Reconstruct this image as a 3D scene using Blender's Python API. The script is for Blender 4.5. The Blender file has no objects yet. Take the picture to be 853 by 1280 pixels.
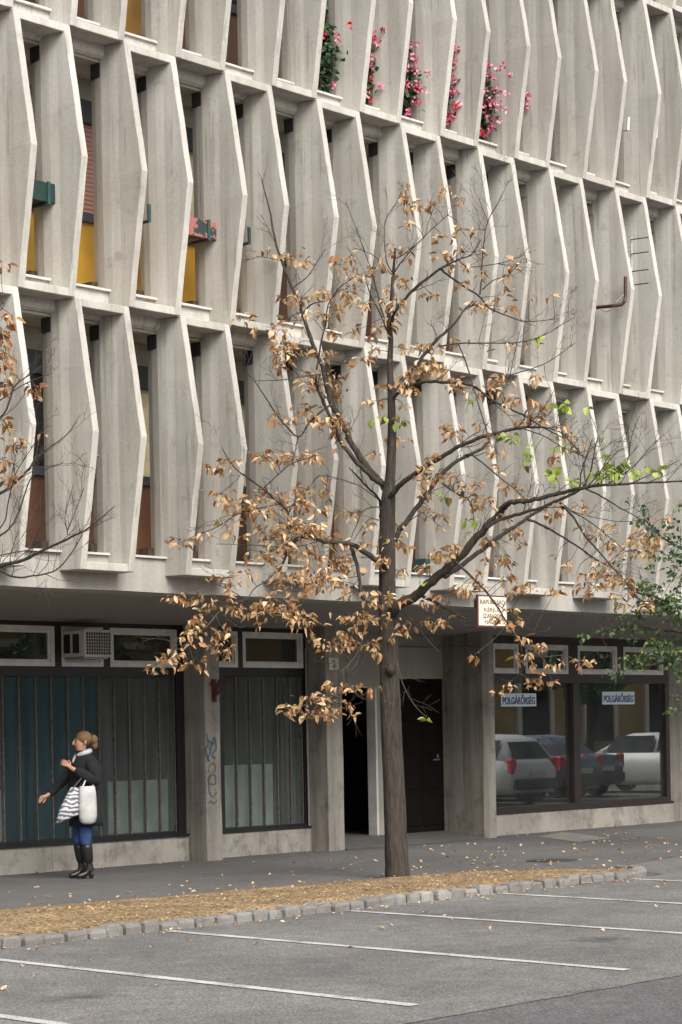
import bpy, bmesh, math, random
from mathutils import Vector, Matrix, noise as mnoise
R = math.radians
rnd = random.Random(7)
sc = bpy.context.scene
col = sc.collection

# ------------------------------------------------------------------ camera geometry (solved from the photograph)
FPX, TH, RHO, HY, EYE = 2800.0, R(41.114), R(1.0795), 270.5, 1.66
FW = Vector((math.cos(TH), math.sin(TH), 0)); RT = Vector((math.sin(TH), -math.cos(TH), 0)); UP = Vector((0, 0, 1))
EYEP = Vector((0, 0, EYE))
def ray(x, y):
    u = x - 426.5; v = y - 640 - HY
    xr = u * math.cos(RHO) - v * math.sin(RHO); yr = u * math.sin(RHO) + v * math.cos(RHO)
    return FW + RT * (xr / FPX) - UP * (yr / FPX)
def at_depth(x, y, d): return EYEP + ray(x, y) * d
def on_y(x, y, Y):
    r = ray(x, y); return EYEP + r * (Y / r.y)
def on_z(x, y, z=0.0):
    r = ray(x, y); return EYEP + r * ((z - EYE) / r.z)

# ------------------------------------------------------------------ helpers
def tag(o, label=None, cat=None, group=None, kind=None):
    if label: o['label'] = label
    if cat: o['category'] = cat
    if group: o['group'] = group
    if kind: o['kind'] = kind
    return o
def empty(name, loc, parent=None):
    o = bpy.data.objects.new(name, None); col.objects.link(o); o.location = loc
    o.empty_display_size = .2
    if parent: o.parent = parent
    return o
def origin(o):
    v = Vector((0, 0, 0))
    while o is not None:
        v += o.location; o = o.parent
    return v
class MB:
    def __init__(s): s.v = []; s.f = []; s.m = []
    def add(s, vs, fs, mi=0):
        n = len(s.v); s.v += [tuple(v) for v in vs]
        for f in fs: s.f.append(tuple(i + n for i in f)); s.m.append(mi)
        return s
    def box(s, x0, x1, y0, y1, z0, z1, mi=0):
        vs = [(x, y, z) for z in (z0, z1) for y in (y0, y1) for x in (x0, x1)]
        return s.add(vs, [(0, 2, 3, 1), (4, 5, 7, 6), (0, 1, 5, 4), (2, 6, 7, 3), (0, 4, 6, 2), (1, 3, 7, 5)], mi)
    def loft(s, rings, mi=0, cap=True):
        n = len(rings[0]); vs = [p for r in rings for p in r]; fs = []
        for k in range(len(rings) - 1):
            for i in range(n):
                j = (i + 1) % n
                fs.append((k * n + i, k * n + j, (k + 1) * n + j, (k + 1) * n + i))
        if cap: fs.append(tuple(range(n - 1, -1, -1))); fs.append(tuple((len(rings) - 1) * n + i for i in range(n)))
        return s.add(vs, fs, mi)
    def tube(s, pts, rad, sides=6, mi=0):
        pts = [Vector(p) for p in pts]
        if not isinstance(rad, (list, tuple)): rad = [rad] * len(pts)
        rings = []; ref = None
        for i, p in enumerate(pts):
            t = (pts[min(i + 1, len(pts) - 1)] - pts[max(i - 1, 0)])
            if t.length < 1e-9: t = Vector((0, 0, 1))
            t.normalize()
            if ref is None: ref = Vector((1, 0, 0)) if abs(t.x) < .8 else Vector((0, 1, 0))
            a = (ref - t * ref.dot(t)).normalized(); ref = a; b = t.cross(a)
            rings.append([p + (a * math.cos(2 * math.pi * k / sides) + b * math.sin(2 * math.pi * k / sides)) * rad[i] for k in range(sides)])
        return s.loft(rings, mi)
    def build(s, name, mats, parent=None, smooth=False, bevel=0):
        me = bpy.data.meshes.new(name); og = origin(parent) if parent else Vector((0, 0, 0))
        me.from_pydata([(v[0] - og.x, v[1] - og.y, v[2] - og.z) for v in s.v], [], s.f)
        if not isinstance(mats, (list, tuple)): mats = [mats]
        for m in mats: me.materials.append(m)
        for p, mi in zip(me.polygons, s.m): p.material_index = mi; p.use_smooth = smooth
        bm = bmesh.new(); bm.from_mesh(me); bmesh.ops.recalc_face_normals(bm, faces=bm.faces); bm.to_mesh(me); bm.free()
        me.update()
        o = bpy.data.objects.new(name, me); col.objects.link(o)
        if parent: o.parent = parent
        if bevel:
            b = o.modifiers.new('edge', 'BEVEL'); b.width = bevel; b.segments = 1; b.limit_method = 'ANGLE'; b.angle_limit = R(50)
        return o
def copy_tree(o, parent=None):
    c = o.copy(); col.objects.link(c)
    if parent: c.parent = parent
    for ch in list(o.children): copy_tree(ch, c)
    return c

# ------------------------------------------------------------------ materials
def srgb(r, g, b):
    f = lambda c: (c / 255) / 12.92 if c <= 10 else ((c / 255 + .055) / 1.055) ** 2.4
    return (f(r), f(g), f(b), 1)
def node_mat(name):
    m = bpy.data.materials.new(name); m.use_nodes = True
    nt = m.node_tree; nt.nodes.clear()
    out = nt.nodes.new('ShaderNodeOutputMaterial'); b = nt.nodes.new('ShaderNodeBsdfPrincipled')
    nt.links.new(b.outputs[0], out.inputs[0])
    return m, nt, b, out
def coords(nt, scale=(1, 1, 1)):
    g = nt.nodes.new('ShaderNodeNewGeometry'); mp = nt.nodes.new('ShaderNodeMapping'); mp.inputs['Scale'].default_value = scale
    nt.links.new(g.outputs['Position'], mp.inputs['Vector']); return mp.outputs[0]
def noise_tex(nt, vec, scale, detail=4, rough=.55):
    n = nt.nodes.new('ShaderNodeTexNoise'); n.inputs['Scale'].default_value = scale; n.inputs['Detail'].default_value = detail
    n.inputs['Roughness'].default_value = rough; nt.links.new(vec, n.inputs['Vector']); return n.outputs[0]
def ramp(nt, fac, stops):
    r = nt.nodes.new('ShaderNodeValToRGB'); el = r.color_ramp.elements
    while len(el) < len(stops): el.new(.5)
    for e, (p, c) in zip(el, stops): e.position = p; e.color = c if len(c) == 4 else (*c, 1)
    nt.links.new(fac, r.inputs[0]); return r.outputs[0]
def mixc(nt, fac, a, b, mode='MIX'):
    n = nt.nodes.new('ShaderNodeMix'); n.data_type = 'RGBA'; n.blend_type = mode
    for s, v in ((n.inputs[0], fac), (n.inputs[6], a), (n.inputs[7], b)):
        if isinstance(v, (int, float)): s.default_value = v
        elif isinstance(v, tuple): s.default_value = v
        else: nt.links.new(v, s)
    return n.outputs[2]
def bump(nt, b, h, strength, dist=.01):
    n = nt.nodes.new('ShaderNodeBump'); n.inputs['Strength'].default_value = strength; n.inputs['Distance'].default_value = dist
    nt.links.new(h, n.inputs['Height']); nt.links.new(n.outputs[0], b.inputs['Normal'])
def g(v): return (v, v, v, 1)
def plain(name, c, rough=.6, var=.25, scale=3.0, metallic=0, bumpy=.0, bscale=60):
    m, nt, b, out = node_mat(name)
    v = coords(nt); n = noise_tex(nt, v, scale, 5)
    k = ramp(nt, n, [(.3, g(1 - var)), (.7, g(1 + var * .4))])
    cc = mixc(nt, 1.0, c if len(c) == 4 else (*c, 1), k, 'MULTIPLY')
    nt.links.new(cc, b.inputs['Base Color']); b.inputs['Roughness'].default_value = rough; b.inputs['Metallic'].default_value = metallic
    if bumpy: bump(nt, b, noise_tex(nt, v, bscale, 3), bumpy, .004)
    return m
def concrete(name, c1, c2, dark, streak=.5, grime=.62, rough=.92, bstr=.35):
    m, nt, b, out = node_mat(name)
    v = coords(nt); big = noise_tex(nt, v, 1.3, 6, .6)
    base = ramp(nt, big, [(.3, c1), (.7, c2)])
    vs = coords(nt, (3.6, 3.6, .22)); st = noise_tex(nt, vs, 1.6, 4, .6)
    sm = ramp(nt, st, [(.42, g(0)), (.72, g(streak))])
    c = mixc(nt, sm, base, dark)
    fine = noise_tex(nt, v, 26, 6, .7)
    c = mixc(nt, 1.0, c, ramp(nt, fine, [(.3, g(.9)), (.68, g(1.05))]), 'MULTIPLY')
    gr = noise_tex(nt, v, 3.2, 8, .7)
    gm = ramp(nt, gr, [(grime, g(0)), (grime + .16, g(.65))])
    c = mixc(nt, gm, c, dark)
    dr = noise_tex(nt, coords(nt, (15, 15, .55)), 1.0, 3, .5); dm = noise_tex(nt, v, 1.1, 3)
    da = nt.nodes.new('ShaderNodeMath'); da.operation = 'MULTIPLY_ADD'; nt.links.new(dm, da.inputs[0]); da.inputs[1].default_value = .6; nt.links.new(dr, da.inputs[2])
    c = mixc(nt, ramp(nt, da.outputs[0], [(.94, g(0)), (1.02, g(.4))]), c, dark)
    spot = nt.nodes.new('ShaderNodeTexVoronoi'); spot.inputs['Scale'].default_value = 9; nt.links.new(v, spot.inputs['Vector'])
    pm = ramp(nt, spot.outputs['Distance'], [(.0, g(.55)), (.055, g(0))])
    c = mixc(nt, pm, c, dark)
    oi = nt.nodes.new('ShaderNodeObjectInfo')
    c = mixc(nt, 1.0, c, ramp(nt, oi.outputs['Random'], [(0, (.88, .875, .86, 1)), (.5, (.98, .975, .97, 1)), (1, (1.06, 1.06, 1.06, 1))]), 'MULTIPLY')
    nt.links.new(c, b.inputs['Base Color']); b.inputs['Roughness'].default_value = rough
    mix = mixc(nt, .6, fine, st)
    bump(nt, b, mix, bstr, .02)
    return m
M = {}
M['fin'] = concrete('sunscreen_concrete', (.43, .412, .372, 1), (.515, .497, .455, 1), (.2, .182, .15, 1), .38, .585)
M['beam'] = concrete('beam_concrete', (.44, .42, .38, 1), (.54, .52, .48, 1), (.2, .18, .15, 1), .35, .55, bstr=.6)
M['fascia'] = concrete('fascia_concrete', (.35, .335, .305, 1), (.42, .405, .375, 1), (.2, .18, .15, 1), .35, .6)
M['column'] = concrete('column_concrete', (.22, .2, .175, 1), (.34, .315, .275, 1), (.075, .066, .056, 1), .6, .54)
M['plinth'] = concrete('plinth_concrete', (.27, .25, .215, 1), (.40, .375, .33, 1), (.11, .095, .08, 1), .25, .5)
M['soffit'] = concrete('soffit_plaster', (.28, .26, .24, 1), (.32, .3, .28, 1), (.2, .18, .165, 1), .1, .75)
M['render'] = concrete('entrance_plaster', (.3, .285, .25, 1), (.37, .35, .31, 1), (.2, .18, .15, 1), .2, .7)
M['cream'] = plain('cream_plaster', (.42, .39, .31), .85, .2)
M['sill'] = concrete('sill_stone', (.5, .48, .45, 1), (.62, .6, .57, 1), (.22, .2, .17, 1), .1, .6)
M['bracket'] = plain('rusted_black_steel', (.022, .02, .02), .7, .4, 20)
M['bracketgrey'] = plain('grey_painted_block', (.35, .34, .31), .8, .3, 20)
M['rustblock'] = plain('rust_brown_block', (.05, .032, .024), .8, .5, 20)
M['black'] = plain('black_steel_frame', (.012, .011, .012), .45, .3)
M['maroon'] = plain('dark_brown_steel_frame', (.022, .014, .013), .45, .3)
M['white'] = plain('aged_white_frame', (.62, .61, .58), .5, .18, 6)
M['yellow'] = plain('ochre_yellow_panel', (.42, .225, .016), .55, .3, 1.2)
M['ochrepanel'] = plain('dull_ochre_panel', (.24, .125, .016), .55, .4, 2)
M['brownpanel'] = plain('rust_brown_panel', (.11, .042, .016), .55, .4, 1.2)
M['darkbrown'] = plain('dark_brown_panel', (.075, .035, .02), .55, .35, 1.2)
M['rail'] = plain('charcoal_window_rail', (.035, .035, .04), .5, .2)
M['curtain'] = plain('cream_curtain', (.5, .42, .26), .9, .3, 5)
M['interior'] = plain('dark_interior', (.035, .035, .036), .9, .3)
M['pale'] = plain('pale_board', (.58, .6, .56), .7, .3, 3)
M['greenbox'] = plain('dark_green_paint', (.008, .034, .028), .5, .35, 12)
M['bluegreen'] = plain('blue_green_paint', (.02, .06, .062), .55, .3, 12)
M['ac'] = plain('aged_cream_metal', (.55, .52, .46), .5, .2, 8)
M['rust'] = plain('rust_red_iron', (.09, .025, .02), .8, .45, 25)
M['redbrown'] = plain('red_brown_pipe', (.06, .02, .017), .55, .4, 25)
M['conduit'] = plain('grey_conduit', (.22, .21, .2), .6, .25, 8)
M['steel'] = plain('grey_metal', (.32, .32, .32), .4, .2, 8, .6)
M['door'] = plain('dark_brown_door', (.008, .0055, .005), .8, .3, 4)
for q in M['door'].node_tree.nodes:
    if q.type == 'BSDF_PRINCIPLED': q.inputs['Specular IOR Level'].default_value = .12
M['ink_blue'] = plain('navy_lettering', (.02, .03, .16), .5, .1)
M['ink_maroon'] = plain('maroon_lettering', (.13, .035, .04), .6, .1)
M['signblue'] = plain('pale_blue_sign', (.55, .66, .72), .4, .06)
M['signcream'] = plain('cream_enamel', (.72, .66, .54), .4, .12, 5)
M['plate'] = plain('white_enamel', (.6, .58, .52), .4, .35, 14)
M['ink'] = plain('black_lettering', (.015, .015, .015), .5, .1)
M['graf_blue'] = plain('blue_spray_paint', (.07, .13, .18), .7, .6, 20)
M['graf_black'] = plain('dark_spray_paint', (.11, .1, .09), .8, .4, 20)
def peel_mat():
    m, nt, b, out = node_mat('peeling_red_paint')
    n = noise_tex(nt, coords(nt), 5, 5, .6)
    c = ramp(nt, n, [(.455, (.02, .035, .035, 1)), (.47, (.33, .12, .1, 1)), (.56, (.3, .1, .085, 1)), (.575, (.02, .035, .035, 1))])
    nt.links.new(c, b.inputs['Base Color']); b.inputs['Roughness'].default_value = .6
    return m
M['peel'] = peel_mat()
def shutter_mat(name, c):
    m, nt, b, out = node_mat(name)
    w = nt.nodes.new('ShaderNodeTexWave'); w.wave_type = 'BANDS'; w.bands_direction = 'Z'; w.inputs['Scale'].default_value = 6.2
    nt.links.new(coords(nt), w.inputs['Vector'])
    cc = mixc(nt, 1.0, c, ramp(nt, w.outputs[0], [(.0, g(.45)), (.25, g(1))]), 'MULTIPLY')
    nt.links.new(cc, b.inputs['Base Color']); b.inputs['Roughness'].default_value = .6
    bump(nt, b, w.outputs[0], .5, .01)
    return m
M['shut_pink'] = shutter_mat('dusty_pink_shutter', (.3, .15, .11, 1))
M['shut_cream'] = shutter_mat('cream_shutter', (.55, .5, .4, 1))
def dark_glass(name, c, rough=.08, spec=.5):
    m, nt, b, out = node_mat(name)
    n = noise_tex(nt, coords(nt), 1.2, 4)
    cc = mixc(nt, 1.0, c, ramp(nt, n, [(.3, g(.6)), (.7, g(1.3))]), 'MULTIPLY')
    nt.links.new(cc, b.inputs['Base Color']); b.inputs['Roughness'].default_value = rough; b.inputs['IOR'].default_value = 1.5
    return m
M['glass'] = dark_glass('dark_window_glass', (.016, .018, .018, 1))
M['carglass'] = dark_glass('car_window_glass', (.012, .014, .016, 1), .05)
def shop_glass(name, refl, tint, rough=0.0):
    m, nt, b, out = node_mat(name)
    nt.nodes.remove(b)
    tr = nt.nodes.new('ShaderNodeBsdfTransparent'); tr.inputs[0].default_value = tint
    gl = nt.nodes.new('ShaderNodeBsdfGlossy'); gl.inputs['Roughness'].default_value = rough; gl.inputs['Color'].default_value = (.95, .97, .97, 1)
    fr = nt.nodes.new('ShaderNodeFresnel'); fr.inputs['IOR'].default_value = refl
    mx = nt.nodes.new('ShaderNodeMixShader')
    nt.links.new(fr.outputs[0], mx.inputs[0]); nt.links.new(tr.outputs[0], mx.inputs[1]); nt.links.new(gl.outputs[0], mx.inputs[2])
    df = nt.nodes.new('ShaderNodeBsdfDiffuse'); df.inputs[0].default_value = (.5, .52, .5, 1); mf = nt.nodes.new('ShaderNodeMixShader')
    dust = ramp(nt, noise_tex(nt, coords(nt), 2.5, 5), [(.3, g(.02)), (.7, g(.06))]); nt.links.new(dust, mf.inputs[0])
    nt.links.new(mx.outputs[0], mf.inputs[1]); nt.links.new(df.outputs[0], mf.inputs[2])
    nt.links.new(mf.outputs[0], out.inputs[0])
    return m
M['shopglass'] = shop_glass('clear_shop_glass', 2.9, (.8, .84, .83, 1), .006)
M['transglass'] = shop_glass('transom_glass', 1.75, (.5, .52, .5, 1))
def channel_mat(name, c):
    m, nt, b, out = node_mat(name)
    v = coords(nt, (9, 1, .5)); n = noise_tex(nt, v, 1.6, 4)
    cc = mixc(nt, 1.0, c, ramp(nt, n, [(.3, g(.55)), (.7, g(1.35))]), 'MULTIPLY')
    nt.links.new(cc, b.inputs['Base Color']); b.inputs['Roughness'].default_value = .22
    tr = nt.nodes.new('ShaderNodeBsdfTransparent'); tr.inputs[0].default_value = (.8, .88, .87, 1)
    mx = nt.nodes.new('ShaderNodeMixShader'); mx.inputs[0].default_value = .5
    nt.links.new(tr.outputs[0], mx.inputs[1]); nt.links.new(b.outputs[0], mx.inputs[2]); nt.links.new(mx.outputs[0], out.inputs[0])
    return m
M['ch_teal'] = channel_mat('teal_channel_glass', (.05, .095, .112, 1))
M['ch_grey'] = channel_mat('grey_channel_glass', (.105, .122, .117, 1))
def mesh_grid_mat():
    m, nt, b, out = node_mat('security_mesh')
    vals = []
    for ax in 'XZ':
        w = nt.nodes.new('ShaderNodeTexWave'); w.wave_type = 'BANDS'; w.bands_direction = ax; w.inputs['Scale'].default_value = 7.0
        nt.links.new(coords(nt), w.inputs['Vector']); vals.append(w.outputs[0])
    mxm = nt.nodes.new('ShaderNodeMath'); mxm.operation = 'MAXIMUM'; nt.links.new(vals[0], mxm.inputs[0]); nt.links.new(vals[1], mxm.inputs[1])
    gt = nt.nodes.new('ShaderNodeMath'); gt.operation = 'GREATER_THAN'; gt.inputs[1].default_value = .9; nt.links.new(mxm.outputs[0], gt.inputs[0])
    b.inputs['Base Color'].default_value = (.16, .16, .155, 1); b.inputs['Roughness'].default_value = .6
    tr = nt.nodes.new('ShaderNodeBsdfTransparent'); mx = nt.nodes.new('ShaderNodeMixShader')
    nt.links.new(gt.outputs[0], mx.inputs[0]); nt.links.new(tr.outputs[0], mx.inputs[1]); nt.links.new(b.outputs[0], mx.inputs[2]); nt.links.new(mx.outputs[0], out.inputs[0])
    return m
M['mesh'] = mesh_grid_mat()
def asphalt(name, c1, c2, speck=.5, stains=()):
    m, nt, b, out = node_mat(name)
    v = coords(nt); big = noise_tex(nt, v, .55, 6, .62)
    c = ramp(nt, big, [(.36, c1), (.64, c2)])
    fine = noise_tex(nt, v, 58, 3, .85)
    c = mixc(nt, 1.0, c, ramp(nt, fine, [(.3, g(1 - speck)), (.5, g(.97)), (.66, g(1 + speck * 1.6))]), 'MULTIPLY')
    mid = noise_tex(nt, v, 5, 6, .7)
    c = mixc(nt, 1.0, c, ramp(nt, mid, [(.3, g(.76)), (.7, g(1.16))]), 'MULTIPLY')
    cr = nt.nodes.new('ShaderNodeTexVoronoi'); cr.feature = 'DISTANCE_TO_EDGE'; cr.inputs['Scale'].default_value = .33
    wv = nt.nodes.new('ShaderNodeVectorMath'); wv.operation = 'ADD'
    nz = nt.nodes.new('ShaderNodeTexNoise'); nz.inputs['Scale'].default_value = 1.4; nz.inputs['Detail'].default_value = 5; nt.links.new(v, nz.inputs['Vector'])
    nt.links.new(v, wv.inputs[0]); nt.links.new(nz.outputs['Color'], wv.inputs[1]); nt.links.new(wv.outputs[0], cr.inputs['Vector'])
    c = mixc(nt, ramp(nt, cr.outputs['Distance'], [(.0, g(.22)), (.005, g(0))]), c, (.03, .028, .026, 1))
    for (sx, sy, rx, ry, a) in stains:
        mp = nt.nodes.new('ShaderNodeMapping'); mp.vector_type = 'POINT'
        mp.inputs['Location'].default_value = (-sx / rx, -sy / ry, 0); mp.inputs['Scale'].default_value = (1 / rx, 1 / ry, 0)
        gp = nt.nodes.new('ShaderNodeNewGeometry'); nt.links.new(gp.outputs['Position'], mp.inputs['Vector'])
        ad = nt.nodes.new('ShaderNodeVectorMath'); ad.operation = 'LENGTH'; nt.links.new(mp.outputs[0], ad.inputs[0])
        sm = nt.nodes.new('ShaderNodeMath'); sm.operation = 'MULTIPLY_ADD'; nt.links.new(mid, sm.inputs[0]); sm.inputs[1].default_value = 1.1; nt.links.new(ad.outputs['Value'], sm.inputs[2])
        c = mixc(nt, ramp(nt, sm.outputs[0], [(.55, g(a)), (1.35, g(0))]), c, (.035, .033, .031, 1))
    nt.links.new(c, b.inputs['Base Color']); b.inputs['Roughness'].default_value = .9
    bump(nt, b, fine, .3, .006)
    return m
def pt(x, y, z=0): p = on_z(x, y, z); return (p.x, p.y)
st = []
for (x, y, rx, ry, a) in ((752, 1174, .42, .45, .9), (105, 1245, .5, .3, .8), (590, 1167, .3, .35, .4), (270, 1197, .3, .35, .35), (735, 1104, .7, .18, .7), (390, 1200, .3, .3, .3)):
    p = pt(x, y); st.append((p[0], p[1], rx * 1.7, ry * 1.7, a))
M['parking'] = asphalt('parking_asphalt', (.09, .087, .083, 1), (.142, .137, .13, 1), .8, st)
M['walk'] = asphalt('pavement_asphalt', (.08, .076, .073, 1), (.106, .101, .097, 1), .4, [(*pt(690, 1076), .5, .25, .5), (*pt(830, 1072), .8, .2, .4)])
M['road'] = asphalt('road_asphalt', (.07, .069, .07, 1), (.092, .091, .092, 1), .8)
M['patch'] = asphalt('patched_asphalt', (.17, .155, .135, 1), (.21, .195, .17, 1), .3)
def worn_paint():
    m, nt, b, out = node_mat('worn_white_road_paint')
    v = coords(nt); n = noise_tex(nt, v, 42, 4, .75); n2 = noise_tex(nt, v, 3, 4)
    ad = nt.nodes.new('ShaderNodeMath'); ad.operation = 'MULTIPLY_ADD'; nt.links.new(n2, ad.inputs[0]); ad.inputs[1].default_value = .5; nt.links.new(n, ad.inputs[2])
    c = ramp(nt, ad.outputs[0], [(.5, (.5, .49, .465, 1)), (.76, (.42, .41, .39, 1)), (.84, (.15, .145, .14, 1))])
    nt.links.new(c, b.inputs['Base Color']); b.inputs['Roughness'].default_value = .9
    return m
M['paint'] = worn_paint()
def chips_mat():
    m, nt, b, out = node_mat('wood_chip_mulch')
    v = coords(nt); vo = nt.nodes.new('ShaderNodeTexVoronoi'); vo.inputs['Scale'].default_value = 42; nt.links.new(v, vo.inputs['Vector'])
    sp = nt.nodes.new('ShaderNodeSeparateColor'); nt.links.new(vo.outputs['Color'], sp.inputs[0])
    c = ramp(nt, sp.outputs[0], [(0, (.07, .042, .02, 1)), (.3, (.2, .125, .056, 1)), (.7, (.31, .205, .098, 1)), (1, (.46, .35, .2, 1))])
    big = noise_tex(nt, v, 2.2, 5)
    c = mixc(nt, 1.0, c, ramp(nt, big, [(.3, g(.55)), (.7, g(1.15))]), 'MULTIPLY')
    nt.links.new(c, b.inputs['Base Color']); b.inputs['Roughness'].default_value = .95
    bump(nt, b, vo.outputs['Distance'], .8, .02)
    return m
M['chips'] = chips_mat()
M['kerb'] = concrete('kerb_granite', (.15, .142, .132, 1), (.24, .23, .216, 1), (.085, .075, .065, 1), .25, .52, bstr=.8)
M['kerbdark'] = concrete('sooted_kerb_granite', (.1, .095, .09, 1), (.36, .345, .32, 1), (.05, .045, .04, 1), .1, .5)
def bark_mat(name, c1, c2):
    m, nt, b, out = node_mat(name)
    v = coords(nt, (34, 34, 5)); n = noise_tex(nt, v, 1.0, 7, .7)
    c = ramp(nt, n, [(.33, c1), (.66, c2)])
    li = noise_tex(nt, coords(nt), 9, 6, .7)
    c = mixc(nt, ramp(nt, li, [(.64, g(0)), (.7, g(.55))]), c, (.3, .3, .26, 1))
    nt.links.new(c, b.inputs['Base Color']); b.inputs['Roughness'].default_value = .92
    bump(nt, b, n, 1.0, .03)
    return m
M['bark'] = bark_mat('grey_brown_bark', (.015, .012, .0095, 1), (.07, .056, .043, 1))
M['twig'] = plain('dark_twig_bark', (.055, .045, .038), .9, .4, 14)
def leaf_mat(name, c, c2):
    m, nt, b, out = node_mat(name)
    n = noise_tex(nt, coords(nt), 14, 4, .6)
    cc = ramp(nt, n, [(.36, c), (.64, c2)])
    nt.links.new(cc, b.inputs['Base Color']); b.inputs['Roughness'].default_value = .6
    tl = nt.nodes.new('ShaderNodeBsdfTranslucent'); nt.links.new(cc, tl.inputs[0])
    mx = nt.nodes.new('ShaderNodeMixShader'); mx.inputs[0].default_value = .22
    nt.links.new(b.outputs[0], mx.inputs[1]); nt.links.new(tl.outputs[0], mx.inputs[2]); nt.links.new(mx.outputs[0], out.inputs[0])
    return m
DRY = [leaf_mat('dry_leaf_tan', (.33, .185, .08, 1), (.54, .36, .195, 1)), leaf_mat('dry_leaf_pale', (.5, .32, .16, 1), (.72, .54, .34, 1)),
       leaf_mat('dry_leaf_rust', (.2, .075, .025, 1), (.4, .19, .07, 1)), leaf_mat('dry_leaf_greenish', (.11, .115, .03, 1), (.36, .2, .08, 1))]
LIME = [leaf_mat('lime_leaf', (.25, .34, .05, 1), (.36, .44, .1, 1)), leaf_mat('fresh_green_leaf', (.1, .18, .025, 1), (.2, .3, .05, 1))]
GREEN = [leaf_mat('green_leaf_dark', (.02, .05, .02, 1), (.045, .1, .035, 1)), leaf_mat('green_leaf_mid', (.05, .1, .03, 1), (.09, .16, .05, 1)),
         leaf_mat('green_leaf_olive', (.12, .15, .04, 1), (.2, .22, .07, 1))]
FLW = [plain('pink_petal', (.78, .2, .32), .6, .3, 30), plain('pale_pink_petal', (.8, .38, .46), .6, .3, 30), plain('red_petal', (.6, .02, .025), .6, .3, 30)]

# ------------------------------------------------------------------ world, sun, camera
w = bpy.data.worlds.new('World'); sc.world = w; w.use_nodes = True
nt = w.node_tree; bg = nt.nodes['Background']
sky = nt.nodes.new('ShaderNodeTexSky'); sky.sky_type = 'NISHITA'; sky.sun_disc = False
SUN_EL, SUN_DIR = R(45), Vector((-.36, -1, 0)).normalized()
sky.sun_elevation = SUN_EL; sky.sun_rotation = math.atan2(SUN_DIR.x, SUN_DIR.y)
sky.air_density = 1.0; sky.dust_density = 4.0; sky.ozone_density = 1.0
hsv = nt.nodes.new('ShaderNodeHueSaturation'); hsv.inputs['Saturation'].default_value = .25
nt.links.new(sky.outputs[0], hsv.inputs['Color']); nt.links.new(hsv.outputs[0], bg.inputs['Color'])
bg.inputs['Strength'].default_value = .085
sun = bpy.data.lights.new('sun', 'SUN'); sun.energy = 1.5; sun.angle = R(40); sun.color = (1, .95, .88)
so = bpy.data.objects.new('sun', sun); col.objects.link(so)
sd = Vector((SUN_DIR.x * math.cos(SUN_EL), SUN_DIR.y * math.cos(SUN_EL), math.sin(SUN_EL)))
so.rotation_euler = sd.to_track_quat('Z', 'Y').to_euler(); so.location = sd * 60
cam = bpy.data.cameras.new('camera'); co = bpy.data.objects.new('camera', cam); col.objects.link(co)
cam.sensor_fit = 'VERTICAL'; cam.sensor_height = 36; cam.sensor_width = 24; cam.lens = FPX / 1280 * 36; cam.shift_y = HY / 1280
cam.clip_start = .1; cam.clip_end = 1500
cr_ = RT * math.cos(RHO) - UP * math.sin(RHO); cu_ = RT * math.sin(RHO) + UP * math.cos(RHO)
mw = Matrix((cr_, cu_, -FW)).transposed().to_4x4(); mw.translation = EYEP
co.matrix_world = mw; sc.camera = co
sc.view_settings.view_transform = 'Standard'; sc.view_settings.look = 'None'; sc.view_settings.exposure = 1.4; sc.view_settings.gamma = 1
sc.render.engine = 'CYCLES'; sc.cycles.max_bounces = 8; sc.cycles.transparent_max_bounces = 12
sc.cycles.use_denoising = True

# ------------------------------------------------------------------ ground
def sheet(name, pts, z, mat):
    me = MB(); me.add([(x, y, z) for x, y in pts], [tuple(range(len(pts)))])
    return tag(me.build(name, mat), kind='structure')
sheet('ground', [(-500, -500), (500, -500), (500, 500), (-500, 500)], -.02, M['road'])
sheet('road', [(-60, -1.5), (110, -1.5), (110, 8.3), (-60, 8.3)], -.008, M['road'])
sheet('parking_pavement', [(-60, 8.02)] + [(x_ * .25, 8.02 + .035 * mnoise.noise(Vector((x_ * .9, 0, 0)))) for x_ in range(0, 120)] + [(110, 8.02), (110, 15.2), (23.9, 15.25), (21.15, 14.6), (20.9, 13.6), (-60, 13.6)], -.004, M['parking'])
sheet('pavement', [(-60, 13.5), (20.8, 13.5), (21.05, 14.55), (23.9, 15.2), (110, 15.15), (110, 24), (-60, 24)], 0, M['walk'])
# parking bay lines
for k in range(-3, 12):
    X = 8.5 + 2.3 * k
    if k == 0: q = on_z(45, 1276); X = q.x + .5 * (13.38 - q.y) / 4.9
    if k == 1: X = 10.84
    me = MB(); n = 12; vs = []
    for i in range(n + 1):
        t = i / n; y = 13.38 - 4.9 * t; x = X - .5 * t
        w2 = .05 + rnd.uniform(-.006, .006)
        vs += [(x - w2, y, .001), (x + w2, y, .001)]
    me.add(vs, [(2 * i, 2 * i + 1, 2 * i + 3, 2 * i + 2) for i in range(n)])
    tag(me.build('parking_line', M['paint']), kind='structure')
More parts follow.
